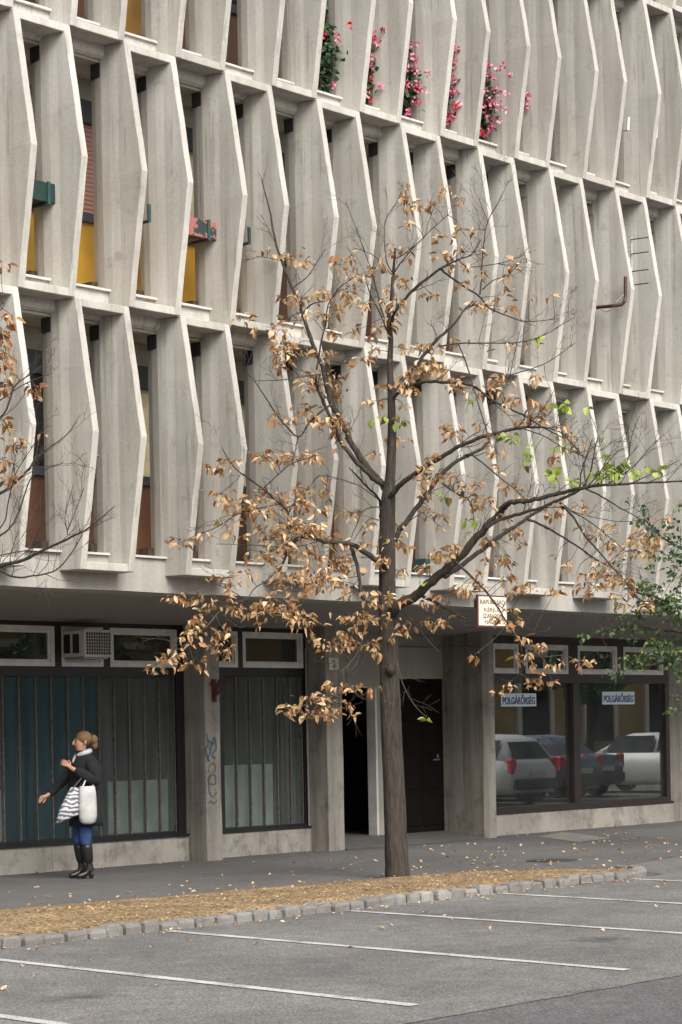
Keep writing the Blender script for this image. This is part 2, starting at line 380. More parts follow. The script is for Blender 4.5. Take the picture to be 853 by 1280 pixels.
# wood chip bed
BED = [(-30, 16.5), (13.88, 16.42), (15.9, 16.18), (18.2, 15.92), (19.3, 15.87), (20.2, 15.5), (20.6, 14.9), (20.7, 14.2), (20.55, 13.7)]
me = MB(); nx = 220; ny = 14; vs = []
def bed_back(x):
    for (a, b), (c, d) in zip(BED, BED[1:]):
        if a <= x <= c: return b + (d - b) * (x - a) / (c - a)
    return BED[-1][1]
xs = [-30 + (6 + 30) * i / 30 for i in range(30)] + [6 + (20.5 - 6) * i / (nx - 1) for i in range(nx)]
for x in xs:
    yb = max(bed_back(x), 13.7)
    for j in range(ny + 1):
        t = j / ny; y = 13.58 + (yb - 13.58) * t
        z = .06 * (1 - t) ** .7 + .012 + .018 * mnoise.noise(Vector((x * 3, y * 3, 0))) * min(1, (1 - t) * 4) + .012 * mnoise.noise(Vector((x * 14, y * 14, 3)))
        if j == ny: z = -.01
        if j == 0: y, z = 13.5, -.01
        vs.append((x, y, z))
fs = [(i * (ny + 1) + j, i * (ny + 1) + j + 1, (i + 1) * (ny + 1) + j + 1, (i + 1) * (ny + 1) + j) for i in range(len(xs) - 1) for j in range(ny)]
me.add(vs, fs); tag(me.build('planting_bed', M['chips'], smooth=True), kind='structure')
# kerb of granite setts
x = 3.0; k = 0
spots = []
while x < 20.1:
    L = rnd.uniform(.165, .215); spots.append((x, 13.44 + rnd.uniform(-.02, .02), L, rnd.uniform(-.03, .03))); x += L + rnd.uniform(.015, .04)
spots += [(x + .03, 13.47, .2, .2), (x + .23, 13.52, .2, .5), (x + .4, 13.63, .2, .95), (x + .5, 13.8, .2, 1.3)]
for (x, y, L, a) in spots:
    me = MB(); h = .08 + rnd.uniform(-.016, .014); d = .15
    pts = [(0, 0), (L, 0), (L, d), (0, d)]; rings = []
    for (z, ins) in ((-.05, 0), (h - .032, 0), (h - .008, .008), (h, .024)):
        rg = []
        for (px, py) in pts:
            qx = px + (ins if px == 0 else -ins) + rnd.uniform(-.008, .008); qy = py + (ins if py == 0 else -ins) + rnd.uniform(-.008, .008)
            rg.append((x + qx * math.cos(a) - qy * math.sin(a), y + qx * math.sin(a) + qy * math.cos(a), z + rnd.uniform(-.006, .006)))
        rings.append(rg)
    me.loft(rings)
    dark = any(abs(x + L / 2 - q) < .22 for q in (16.35, 16.65))
    tag(me.build('kerb_stone', M['kerbdark'] if dark else M['kerb'], bevel=.012), kind='structure')
# patch and covers in the pavement
sheet('patched_pavement', [pt(672, 1046), pt(705, 1040), pt(765, 1048), pt(722, 1053)], .004, M['patch'])
p = on_z(690, 1076); me = MB()
me.tube([(p.x, p.y, -.02), (p.x, p.y, .008)], .31, 24); me.box(p.x - .22, p.x + .22, p.y - .02, p.y + .02, .006, .012)
for dx in (-.13, .13): me.box(p.x - .17, p.x + .17, p.y + dx - .015, p.y + dx + .015, .006, .012)
tag(me.build('manhole_cover', plain('iron_cover', (.045, .042, .04), .7, .4, 12)), 'dark round iron cover set in the pavement near the end of the kerb', 'manhole cover')

# ------------------------------------------------------------------ the concrete building
X0, W, ROWH, J3, YF = 15.125, .7768, 2.85, 3.378, 17.46
IL, IR = -3, 22
XL, XR = X0 + IL * W, 36.0
building = tag(empty('apartment_building', (20, 20, 0)), 'concrete apartment block with rows of angular sunscreen fins above dark recessed shop windows', 'building')
def B(mb, name, mat, parent=None, **k): return mb.build(name, mat, parent or building, **k)
# core walls
me = MB(); me.box(XL, XR, 18.42, 27, 3.36, 15.1); B(me, 'upper_wall', M['cream'])
me = MB()
me.box(XL, XR, 26.8, 27, 0, 3.34); me.box(XL, XL + .2, 20.9, 26.8, 0, 3.34); me.box(XR - .2, XR, 20.9, 26.8, 0, 3.34)
me.box(22.76, 22.86, 20.9, 26.8, .0, 3.34); me.box(26.5, 26.6, 20.9, 26.8, .0, 3.34)
me.box(XL + .2, 22.75, 20.95, 26.8, .002, .05); me.box(26.61, XR - .2, 20.95, 26.8, .002, .05)
B(me, 'ground_floor_interior', M['interior'])
me = MB(); me.box(XL, XR, 17.4, 27.2, 15.1, 15.4); B(me, 'roof', M['beam'])
# ground floor fascia + sloping soffit
def prism_x(mb, x0, x1, prof, seg=1, jit=0):
    rings = []
    for i in range(seg + 1):
        x = x0 + (x1 - x0) * i / seg
        rings.append([(x, y + jit * mnoise.noise(Vector((x * 1.7, y * 3, z))), z + jit * mnoise.noise(Vector((x * 1.3 + 9, y, z * 3)))) for y, z in prof])
    mb.loft(rings); return mb
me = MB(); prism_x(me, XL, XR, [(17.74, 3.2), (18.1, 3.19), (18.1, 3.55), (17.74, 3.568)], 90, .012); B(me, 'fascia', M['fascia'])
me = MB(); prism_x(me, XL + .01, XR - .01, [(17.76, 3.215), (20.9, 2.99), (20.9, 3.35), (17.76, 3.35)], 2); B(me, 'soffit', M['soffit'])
# floor edge beams
for J in (J3 + ROWH, J3 + 2 * ROWH, J3 + 3 * ROWH):
    me = MB(); prism_x(me, XL, XR, [(17.735, J - .06), (17.75, J - .105), (17.79, J - .13), (18.41, J - .13), (18.415, J - .1), (18.415, J + .19), (17.74, J + .19)], 90, .012)
    B(me, 'floor_beam', M['beam'])
    me = MB(); me.box(XL, XR, 17.82, 18.418, J - .16, J - .133); B(me, 'loggia_ceiling', M['cream'])
# ---- one sunscreen frame (two fins, head slab, foot slab, steel blocks)
def fin_mb(xl, seed):
    mb = MB(); rg = random.Random(seed); n = 16; rings = []
    for i in range(n + 1):
        t = i / n; z = t * ROWH; yo = YF - .24 * (1 - abs(2 * t - 1))
        j = .0045 * mnoise.noise(Vector((seed * 3.1, t * 9, 0))) ; jy = .008 * mnoise.noise(Vector((seed * 5.7, t * 11, 4)))
        rings.append([(xl + j, yo + jy, z), (xl + .085 + j, yo + jy * .7, z), (xl + .1, 17.7, z), (xl + .112, 17.86, z), (xl + .085, 18.0, z), (xl + .004, 18.0, z), (xl - .03, 17.9, z), (xl - .046, 17.79, z), (xl - .034, 17.67, z), (xl - .012 + j, 17.56, z)])
    mb.loft(rings); return mb
def make_frame():
    fr = None
    for (z0, z1) in ((0, .085), (ROWH - .085, ROWH)):
        mb = MB(); n = 6; rings = []
        for i in range(n + 1):
            x = .08 + (W - .16) * i / n; y0 = YF + .006 + .006 * mnoise.noise(Vector((x * 7, z0, 1))); dz = .004 * mnoise.noise(Vector((x * 6, z0, 5)))
            rings.append([(x, y0, z0 + dz), (x, 17.79, z0), (x, 17.79, z1), (x, y0, z1 + dz)])
        mb.loft(rings)
        if fr is None: fr = mb.build('sunscreen_frame', M['fin'], None, bevel=.006); fr.parent = building
        else: hs = mb.build('head_slab', M['fin'], None, bevel=.006); hs.parent = fr
    for k, xl in enumerate((0.0, W - .085)):
        f = fin_mb(xl, k + 1).build('fin', M['fin'], None, bevel=.007); f.parent = fr
    for k, xl in enumerate((0.0, W - .085)):
        mb = MB(); mb.box(xl - .05, xl + .005, 17.80, 17.955, ROWH - .32, ROWH - .165)
        s = mb.build('top_bracket', M['bracket'], None, bevel=.006); s.parent = fr
        mb = MB(); mb.box(xl - .11, xl + .005, 17.93, 18.085, .225, .325); s = mb.build('foot_block', M['rustblock'], None); s.parent = fr
        mb = MB(); mb.box(xl - .07, xl + .005, 17.765, 17.85, .125, .19); s = mb.build('foot_block', M['bracket'], None); s.parent = fr
    return fr
def make_frame_variant(src, mat):
    fr = copy_tree(src, building)
    for ch in fr.children:
        if ch.name.startswith('top_bracket'):
            ch.data = ch.data.copy(); ch.data.materials[0] = mat
    return fr
base = make_frame(); first = True; greyf = None
bo = building.location
for r in range(4):
    J = J3 + r * ROWH
    for i in range(IL, IR):
        if (i % 2 == 1) != (r % 2 == 0): continue
        if i + 1 > IR: continue
        if first: fr = base; first = False
        elif i >= 12:
            fr = make_frame_variant(base, M['bracketgrey']) if greyf is None else copy_tree(greyf, building)
            greyf = greyf or fr
        else: fr = copy_tree(base, building)
        fr.location = Vector((X0 + i * W, 0, J)) - bo
# ---- loggia windows, one per bay
def win_parts(r, i):
    gl, pn = 'glass', 'yellow'
    if r == 1:
        gl = {0: 'glass', 1: 'shut_pink', 2: 'shut_pink', 3: 'glass', 4: 'curtain', 5: 'glass', 6: 'shut_cream', 7: 'shut_cream'}.get(i, rnd.choice(['glass', 'glass', 'shut_cream', 'curtain']))
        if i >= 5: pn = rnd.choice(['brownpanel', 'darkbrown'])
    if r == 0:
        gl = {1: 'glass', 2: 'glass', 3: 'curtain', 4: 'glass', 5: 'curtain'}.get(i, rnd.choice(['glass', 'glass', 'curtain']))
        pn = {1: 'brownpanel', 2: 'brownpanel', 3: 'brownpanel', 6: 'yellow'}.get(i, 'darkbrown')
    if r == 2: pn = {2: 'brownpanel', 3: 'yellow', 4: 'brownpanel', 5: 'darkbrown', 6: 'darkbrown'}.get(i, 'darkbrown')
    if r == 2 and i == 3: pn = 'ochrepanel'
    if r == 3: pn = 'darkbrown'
    return gl, pn
for r in range(4):
    J = J3 + r * ROWH
    for i in range(IL if r < 3 else 9, IR):
        x0, x1 = X0 + i * W, X0 + (i + 1) * W
        gl, pn = win_parts(r, i)
        mb = MB(); mb.box(x0 + .004, x1 - .004, 18.28, 18.41, J + 2.17, J + 2.42); mb.box(x0 + .004, x1 - .004, 18.26, 18.41, J + 1.07, J + 1.17)
        mb.box(x0 + .004, x0 + .05, 18.29, 18.41, J + 1.17, J + 2.17); mb.box(x1 - .05, x1 - .004, 18.29, 18.41, J + 1.17, J + 2.17)
        wn = B(mb, 'loggia_window', M['rail'])
        mb = MB(); mb.box(x0 + .05, x1 - .05, 18.33 if gl != 'curtain' else 18.36, 18.4, J + 1.17, J + 2.17)
        B(mb, 'shutter' if gl.startswith('shut') else ('pane' if gl == 'glass' else 'curtain'), M[gl], wn)
        if gl in ('curtain', 'glass') and (i + r) % 2:
            mb = MB(); xm = x0 + .42; mb.box(xm, xm + .05, 18.3, 18.36, J + 1.17, J + 2.17); B(mb, 'casement', M['white'], wn)
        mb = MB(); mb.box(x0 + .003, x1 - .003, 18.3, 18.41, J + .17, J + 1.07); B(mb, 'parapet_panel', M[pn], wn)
        fr_bay = (i % 2 == 1) == (r % 2 == 0)
        a, b = (x0 + .106, x1 - .1) if fr_bay else (x0 + .016, x1 - .016)
        mb = MB(); n = 5; rings = []
        for k in range(n + 1):
            x = a + (b - a) * k / n; e = rnd.uniform(-.006, .006)
            rings.append([(x, 17.7 + e, J + .192), (x, 18.29, J + .192), (x, 18.29, J + .222), (x, 17.7 + e, J + .216)])
        mb.loft(rings); B(mb, 'window_sill', M['sill'], wn)
# ---- ground floor wall parts (Y = 20.5 is the glass line)
YW = 20.5
def pbox(name, mat, x0, x1, y0, y1, z0, z1, parent=None, bevel=0):
    mb = MB(); mb.box(x0, x1, y0, y1, z0, z1); return B(mb, name, mat, parent, bevel=bevel)
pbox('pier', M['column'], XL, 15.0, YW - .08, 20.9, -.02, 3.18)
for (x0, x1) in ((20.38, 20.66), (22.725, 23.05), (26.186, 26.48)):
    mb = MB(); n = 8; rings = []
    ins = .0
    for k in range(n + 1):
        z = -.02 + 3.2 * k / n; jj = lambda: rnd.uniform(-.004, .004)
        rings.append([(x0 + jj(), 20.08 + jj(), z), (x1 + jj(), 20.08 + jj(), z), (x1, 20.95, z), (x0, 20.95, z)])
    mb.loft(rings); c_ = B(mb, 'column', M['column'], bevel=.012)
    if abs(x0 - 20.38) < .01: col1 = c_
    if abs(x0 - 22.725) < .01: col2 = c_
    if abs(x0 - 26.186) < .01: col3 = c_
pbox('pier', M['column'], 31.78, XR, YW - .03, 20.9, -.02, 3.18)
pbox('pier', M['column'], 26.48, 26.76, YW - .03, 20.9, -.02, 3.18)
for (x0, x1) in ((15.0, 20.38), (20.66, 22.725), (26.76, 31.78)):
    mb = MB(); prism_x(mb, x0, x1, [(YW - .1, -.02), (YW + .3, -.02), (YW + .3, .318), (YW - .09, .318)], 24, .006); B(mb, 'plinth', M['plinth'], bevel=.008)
# niche wall with the two doorways
mb = MB(); mb.box(23.05, 26.186, 20.82, 20.95, 2.37, 3.2); mb.box(24.62, 25.16, 20.82, 20.95, 0, 2.37); mb.box(23.05, 23.14, 20.82, 20.95, 0, 2.37); mb.box(23.14, 24.62, 20.82, 20.95, 2.235, 2.37)
B(mb, 'entrance_wall', M['render'])
mb = MB(); mb.add([(23.05, 20.0, .004), (26.186, 20.0, .004), (26.186, 20.82, .105), (23.05, 20.82, .125), (23.05, 26.8, .2), (26.186, 26.8, .16)], [(0, 1, 2, 3), (3, 2, 5, 4)])
B(mb, 'entrance_ramp', M['walk'])
pbox('door_jamb', M['white'], 24.585, 24.625, 20.80, 20.96, .1, 2.235)
mb = MB(); mb.box(25.16, 26.186, 20.84, 20.9, .1, 2.37); dr = B(mb, 'entrance_door', M['door'])
for (a, b, c, d) in [(25.22 + q * .46, 25.62 + q * .46, .2 + s * .54, .66 + s * .54) for q in (0, 1) for s in range(4)]:
    pbox('door_panel', M['darkbrown'] if False else M['door'], a, b, 20.825, 20.842, c, d, dr, .012)
mb = MB(); mb.tube([(25.25 + .8, 20.8, 1.17), (25.9, 20.8, 1.17)], .012); mb.tube([(26.05, 20.85, 1.17), (26.05, 20.8, 1.17)], .012); mb.box(26.03, 26.07, 20.83, 20.845, 1.0, 1.25); B(mb, 'handle', M['steel'], dr)
mb = MB(); mb.box(23.0, 24.9, 22.3, 22.36, .1, 2.3); d2 = B(mb, 'passage_door', M['door'])
for q in (0, 1): pbox('door_panel', M['door'], 23.2 + q * .8, 23.9 + q * .8, 22.28, 22.3, .3, 2.1, d2)
p = on_y(453, 896, 22.27); pbox('paper_notice', M['conduit'], p.x - .09, p.x + .09, 22.262, 22.268, p.z - .08, p.z + .08, d2)
# ---- shopfronts
def transom(x0, x1, z0, z1, parent, mat='transglass', white='white'):
    y = YW - .05
    mb = MB(); t = .055
    for (a, b, c, d) in ((x0, x1, z0, z0 + t), (x0, x1, z1 - t, z1), (x0, x0 + t, z0 + t, z1 - t), (x1 - t, x1, z0 + t, z1 - t)): mb.box(a, b, y, y + .08, c, d)
    t2 = t + .028
    for (a, b, c, d) in ((x0 + t, x1 - t, z0 + t, z0 + t2), (x0 + t, x1 - t, z1 - t2, z1 - t), (x0 + t, x0 + t2, z0 + t2, z1 - t2), (x1 - t2, x1 - t, z0 + t2, z1 - t2)): mb.box(a, b, y + .025, y + .07, c, d)
    f = B(mb, 'transom_window', M[white], parent)
    mb = MB(); mb.box(x0 + t2, x1 - t2, y + .045, y + .055, z0 + t2, z1 - t2); B(mb, 'pane', M[mat], f)
def channels(xs, z0, z1, parent, teal):
    mb = MB()
    for x in xs: mb.box(x - .009, x + .009, YW - .01, YW + .04, z0, z1)
    B(mb, 'glass_joint', plain('brown_sealant_joint', (.13, .11, .09), .8, .7, 30), parent)
    for a, b in zip(xs, xs[1:]):
        mb = MB(); y = YW + rnd.uniform(-.004, .004)
        mb.add([(a + .012, y + .012, z0), (a + .03, y, z0), (b - .03, y, z0), (b - .012, y + .012, z0), (a + .012, y + .012, z1), (a + .03, y, z1), (b - .03, y, z1), (b - .012, y + .012, z1)],
               [(0, 1, 5, 4), (1, 2, 6, 5), (2, 3, 7, 6)])
        B(mb, 'glass_channel', M['ch_teal'] if teal(a) else M['ch_grey'], parent)
mb = MB()
for (a, b, c, d) in ((15.0, 20.38, .318, .385), (15.0, 20.38, 2.355, 2.478), (15.0, 20.38, 2.965, 3.1), (15.0, 15.08, .385, 2.355), (20.24, 20.38, .385, 2.355), (16.95, 17.05, 2.478, 2.965), (18.183, 18.296, 2.478, 2.965), (18.983, 19.10, 2.478, 2.965), (20.266, 20.38, 2.478, 2.965), (15.0, 15.05, 2.478, 2.965)):
    mb.box(a, b, YW - .045, YW + .08, c, d)
mb.box(15.0, 20.36, YW - .12, YW - .045, .318, .345)
sf1 = B(mb, 'shopfront', M['black'])
transom(15.05, 16.95, 2.478, 2.965, sf1); transom(17.05, 18.183, 2.478, 2.965, sf1); transom(18.296, 18.983, 2.478, 2.965, sf1, 'ac'); transom(19.10, 20.266, 2.478, 2.965, sf1)
xs = [17.383, 17.638, 17.903, 18.151, 18.416, 18.668, 18.929, 19.191, 19.445, 19.708, 19.965, 20.235]
xs = [17.383 - .262 * k for k in range(8, 0, -1)] + xs
channels(xs, .385, 2.355, sf1, lambda a: 17.3 < a < 18.9 or a < 16.5)
mb = MB(); mb.box(19.16, 20.2, YW + .1, YW + .12, .39, 1.05); B(mb, 'pale_board', M['pale'], sf1)
mb = MB(); mb.box(16.5, 17.5, YW + .12, YW + .14, .39, 1.0); B(mb, 'pale_board', M['pale'], sf1)
mb = MB(); mb.box(18.72, 18.98, YW + .1, YW + .13, .45, .78); B(mb, 'pale_board', M['bluegreen'], sf1)
mb = MB()
for (a, b, c, d) in ((20.66, 22.725, .318, .377), (20.66, 22.725, 2.375, 2.49), (20.66, 22.725, 2.965, 3.1), (22.675, 22.725, .377, 2.375), (20.66, 21.10, .377, 2.375), (20.66, 20.75, 2.49, 2.965), (21.39, 21.484, 2.49, 2.965), (22.675, 22.725, 2.49, 2.965)):
    mb.box(a, b, YW - .045, YW + .08, c, d)
mb.box(20.67, 22.72, YW - .11, YW - .045, .318, .342)
sf2 = B(mb, 'shopfront', M['black'])
transom(20.75, 21.39, 2.49, 2.965, sf2); transom(21.484, 22.675, 2.49, 2.965, sf2)
channels([21.113, 21.377, 21.644, 21.907, 22.173, 22.434, 22.67], .377, 2.375, sf2, lambda a: False)
mb = MB(); mb.box(21.12, 22.18, YW + .1, YW + .12, .38, 1.2); B(mb, 'pale_board', M['pale'], sf2)
mb = MB()
for (a, b, c, d) in ((26.76, 31.78, .318, .42), (26.76, 31.78, 2.304, 2.447), (26.76, 31.78, 2.9, 3.1), (26.76, 26.94, .42, 2.304), (28.965, 29.185, .42, 2.304), (31.665, 31.78, .42, 2.304), (26.76, 26.94, 2.447, 2.9), (27.595, 27.768, 2.447, 2.9), (28.893, 29.161, 2.447, 2.9), (30.259, 30.443, 2.447, 2.9), (31.614, 31.78, 2.447, 2.9)):
    mb.box(a, b, YW - .045, YW + .08, c, d)
mb.box(26.77, 31.77, YW - .11, YW - .045, .318, .35); mb.box(28.99, 29.16, YW - .06, YW - .045, .42, 2.304)
sf3 = B(mb, 'shopfront', M['maroon'])
for (a, b) in ((26.94, 27.595), (27.768, 28.893), (29.161, 30.259), (30.443, 31.614)): transom(a, b, 2.447, 2.9, sf3, 'shopglass')
for (a, b) in ((26.94, 28.965), (29.185, 31.665)):
    mb = MB(); mb.box(a, b, YW + .02, YW + .028, .42, 2.304); B(mb, 'shop_pane', M['shopglass'], sf3)
    mb = MB(); mb.add([(a, YW + .06, .42), (b, YW + .06, .42), (b, YW + .06, 2.304), (a, YW + .06, 2.304)], [(0, 1, 2, 3)]); B(mb, 'security_mesh', M['mesh'], sf3)
mb = MB()
for k in range(9): mb.box(30.95 + k * .085, 31.015 + k * .085, YW + .16, YW + .165, .42, 2.3)
B(mb, 'vertical_blind', plain('grey_blind', (.1, .115, .11), .8, .2), sf3)
# lettering
def text_mesh(body, size, center, mat, name, parent=None, fit=None, rot=None, depth=.002, bold=0.0, font_spacing=1.0):
    cu = bpy.data.curves.new('lettering', 'FONT'); cu.body = body; cu.size = size; cu.extrude = depth; cu.align_x = 'CENTER'; cu.align_y = 'CENTER'; cu.offset = bold
    cu.space_character = font_spacing
    o = bpy.data.objects.new('lettering', cu); col.objects.link(o)
    dg = bpy.context.evaluated_depsgraph_get(); me = bpy.data.meshes.new_from_object(o.evaluated_get(dg))
    bpy.data.objects.remove(o)
    xs = [v.co.x for v in me.vertices]; ys = [v.co.y for v in me.vertices]
    cx, cy = (min(xs) + max(xs)) / 2, (min(ys) + max(ys)) / 2
    sx = fit[0] / (max(xs) - min(xs)) if fit else 1; sy = fit[1] / (max(ys) - min(ys)) if fit else 1
    og = origin(parent) if parent else Vector((0, 0, 0))
    for v in me.vertices:
        v.co = Vector((center[0] + (v.co.x - cx) * sx, center[1] - v.co.z, center[2] + (v.co.y - cy) * sy)) - og
    me.materials.clear(); me.materials.append(mat)
    t = bpy.data.objects.new(name, me); col.objects.link(t)
    if parent: t.parent = parent
    return t
for (x0, x1, z0, z1, lab) in ((27.2, 28.1, 1.945, 2.145, 'pale blue sign with navy capitals in the window pane next to the concrete column'), (29.9, 30.82, 1.965, 2.17, 'pale blue sign with navy capitals in the wide pane next to the grey blind')):
    s = tag(empty('window_sign', ((x0 + x1) / 2, YW, z0)), lab, 'sign')
    mb = MB(); mb.box(x0, x1, YW + .006, YW + .012, z0, z1); mb.build('sign_board', M['signblue'], s)
    text_mesh('POLGÁRŐRSÉG', .12, ((x0 + x1) / 2, YW + .004, (z0 + z1) / 2 + .006), M['ink_blue'], 'lettering', s, (x1 - x0 - .07, .15), bold=.003)
# hanging cream sign on the fascia
s = tag(empty('entrance_sign', (23.29, 17.66, 2.94)), 'cream enamel sign with maroon border and lettering fixed under the fascia', 'sign')
mb = MB(); mb.box(22.975, 23.61, 17.675, 17.695, 2.94, 3.355); mb.build('sign_border', M['ink_maroon'], s)
mb = MB(); mb.box(22.995, 23.59, 17.668, 17.676, 2.96, 3.335); mb.build('sign_face', M['signcream'], s)
mb = MB(); mb.box(23.1, 23.14, 17.696, 17.739, 3.22, 3.34); mb.box(23.44, 23.48, 17.696, 17.739, 3.22, 3.34); mb.build('fixing_strap', M['steel'], s)
def serif(body, cx, cz, wd, ht):
    t = text_mesh(body, .1, (cx, 17.666, cz), M['ink_maroon'], 'lettering', s, (wd, ht), bold=-.0005)
    return t
serif('KAPUBEJÁRÓ', 23.29, 3.265, .52, .088); serif('KÉRJÜK', 23.29, 3.165, .36, .075); serif('SZABADON', 23.29, 3.085, .42, .058); serif('HAGYNI', 23.29, 3.01, .34, .058)
# house number
s = tag(empty('house_number_plate', (22.86, 20.06, 2.46)), 'small white enamel number plate reading 2 on the concrete column by the entrance', 'number plate')
mb = MB(); mb.box(22.765, 22.965, 20.062, 20.072, 2.455, 2.625); mb.build('plate', M['plate'], s)
text_mesh('2', .12, (22.865, 20.06, 2.54), M['ink'], 'numeral', s, (.06, .1), bold=.002)
# rusty bracket on column 1
s = tag(empty('rusty_flag_bracket', (20.58, 20.07, 2.08)), 'rusty red V-shaped iron flag holder on the column between the shopfronts', 'bracket')
mb = MB(); mb.tube([(20.53, 20.05, 2.07), (20.5, 19.93, 2.31)], .018); mb.build('socket', M['rust'], s)
mb = MB(); mb.tube([(20.53, 20.05, 2.09), (20.68, 19.93, 2.31)], .016); mb.build('socket', M['rust'], s)
mb = MB(); mb.box(20.5, 20.56, 20.045, 20.072, 2.03, 2.32); mb.box(20.46, 20.6, 20.05, 20.07, 2.25, 2.275); mb.build('back_plate', M['rust'], s)
# graffiti on column 1
def scribble(name, pts, r, mat):
    mb = MB()
    P = [on_y(x, y, 20.066) for x, y in pts]
    Q = []
    for i in range(len(P) - 1):
        for k in range(5):
            t = k / 5; a = P[max(i - 1, 0)]; b = P[i]; c = P[i + 1]; d = P[min(i + 2, len(P) - 1)]
            Q.append(.5 * ((2 * b) + (c - a) * t + (2 * a - 5 * b + 4 * c - d) * t * t + (-a + 3 * b - 3 * c + d) * t ** 3))
    Q.append(P[-1])
    vs = []
    for i, q in enumerate(Q):
        t = (Q[min(i + 1, len(Q) - 1)] - Q[max(i - 1, 0)]); t.y = 0
        t = t.normalized() if t.length > 1e-6 else Vector((1, 0, 0)); n = Vector((-t.z, 0, t.x)) * r
        y = 20.0705 - i * 2e-5
        vs += [(q.x - n.x, y, q.z - n.z), (q.x + n.x, y, q.z + n.z)]
    mb.add(vs, [(2 * i, 2 * i + 1, 2 * i + 3, 2 * i + 2) for i in range(len(Q) - 1)])
    B(mb, name, mat, col1)
scribble('graffiti', [(259, 918), (261, 930), (257, 938), (262, 945), (268, 922), (271, 935), (266, 943), (270, 948)], .011, M['graf_blue'])
scribble('graffiti', [(257, 936), (260, 944), (262, 952)], .016, M['graf_blue'])
scribble('graffiti', [(262, 925), (265, 930), (262, 936), (268, 928)], .013, M['graf_blue'])
scribble('graffiti', [(261, 966), (264, 955), (269, 955), (270, 962), (262, 970), (262, 978), (270, 980), (270, 970), (264, 970), (262, 985), (266, 996), (272, 990)], .006, M['graf_black'])
scribble('graffiti', [(261, 1004), (264, 1001), (268, 1004), (272, 1000)], .006, M['graf_black'])
# conduits
mb = MB(); mb.tube([(22.70, 20.40, .02), (22.70, 20.42, .3), (22.69, 20.42, 2.74), (22.70, 20.40, 2.79), (22.715, 20.1, 2.79)], .013, 6); B(mb, 'conduit', M['conduit'])
mb = MB(); mb.tube([(23.06, 20.80, 2.83), (26.17, 20.80, 2.83), (26.175, 20.4, 2.83), (26.175, 20.1, 2.8)], .012, 6); B(mb, 'conduit', M['conduit'])
# air conditioner
s = tag(empty('air_conditioner', (18.5, 20.2, 2.58)), 'old cream window air conditioner with square grille in the transom above the teal glass', 'air conditioner')
mb = MB(); mb.box(18.30, 18.76, 20.06, 20.46, 2.585, 2.905); mb.build('housing', M['ac'], s, bevel=.01)
mb = MB()
x0, x1, z0, z1, y = 18.33, 18.73, 2.61, 2.88, 20.045
mb.box(x0 - .03, x1 + .03, y, y + .012, z0 - .03, z0); mb.box(x0 - .03, x1 + .03, y, y + .012, z1, z1 + .03); mb.box(x0 - .03, x0, y, y + .012, z0, z1); mb.box(x1, x1 + .03, y, y + .012, z0, z1)
for k in range(1, 10): mb.box(x0 + (x1 - x0) * k / 10 - .003, x0 + (x1 - x0) * k / 10 + .003, y + .001, y + .009, z0, z1)
for k in range(1, 7): mb.box(x0, x1, y + .003, y + .008, z0 + (z1 - z0) * k / 7 - .003, z0 + (z1 - z0) * k / 7 + .003)
mb.build('grille', M['ac'], s)
mb = MB(); mb.box(x0, x1, 20.052, 20.058, z0, z1); mb.build('condenser', M['black'], s)
for a in (20.14, 20.30):
    mb = MB(); mb.box(18.292, 18.299, a, a + .11, 2.63, 2.86); lv = mb.build('side_louvre', M['black'], s)
mb = MB(); mb.box(18.33, 18.73, 20.1, 20.44, 2.56, 2.583); mb.build('support_tray', M['steel'], s)

# ------------------------------------------------------------------ things fixed to the upper facade
def planter(i, r, mat, label, zc, peel=False):
    x0, x1 = X0 + i * W, X0 + (i + 1) * W
    fr_bay = (i % 2 == 1) == (r % 2 == 0)
    a, b = (x0 + .1, x1 - .1) if fr_bay else (x0 + .02, x1 - .02)
    s = tag(empty('planter_box', ((a + b) / 2, 17.95, zc)), label, 'planter', 'planter boxes between the fins')
    mb = MB(); z0, z1 = zc, zc + .2
    mb.box(a, b, 17.62, 17.64, z0, z1); mb.box(a, b, 17.86, 17.88, z0, z1); mb.box(a, a + .02, 17.64, 17.86, z0, z1); mb.box(b - .02, b, 17.64, 17.86, z0, z1); mb.box(a, b, 17.64, 17.86, z0, z0 + .02)
    mb.build('box', mat, s)
    for q in (.18, .82):
        mb = MB(); xq = a + (b - a) * q; mb.box(xq - .02, xq + .02, 17.605, 17.62, z0 - .01, z1 + .01); mb.box(xq - .02, xq + .02, 17.605, 18.28, z0 - .025, z0 - .01); mb.build('strap', M['bluegreen'], s)
    mb = MB(); mb.box(a + .02, b - .02, 17.64, 17.86, z1 - .05, z1 - .04); mb.build('soil', M['rustblock'], s)
planter(0, 1, M['greenbox'], 'dark green planter box hung between fins above a yellow panel', 7.22)
planter(3, 1, M['peel'], 'planter box with peeling red paint hung between the fins', 7.2)
for (i, lab) in ((2, 'empty blue green planter bracket left of the peeling red planter box'), (4, 'empty blue green planter bracket right of the peeling red planter box')):
    q = on_y(*((186, 275) if i == 2 else (311, 300)), 17.62); s = tag(empty('planter_bracket', q), lab, 'bracket', 'empty planter brackets')
    a = q.x - .015
    mb = MB(); mb.box(a, a + .03, 17.62, 18.26, 7.235, 7.26); mb.build('arm', M['bracket'], s)
    mb = MB(); mb.box(a - .005, a + .035, 17.6, 17.62, 7.235, 7.43); mb.build('upright', M['bluegreen'], s)
# teal planter behind sunscreen just above the fascia
p = on_y(540, 728, 17.8); s = tag(empty('planter_box', (p.x, 17.85, 3.6)), 'low teal planter on the lowest sill behind the main tree', 'planter', 'planter boxes between the fins')
mb = MB(); mb.box(p.x - .22, p.x + .3, 17.72, 17.9, 3.605, 3.78); mb.build('box', M['bluegreen'], s)
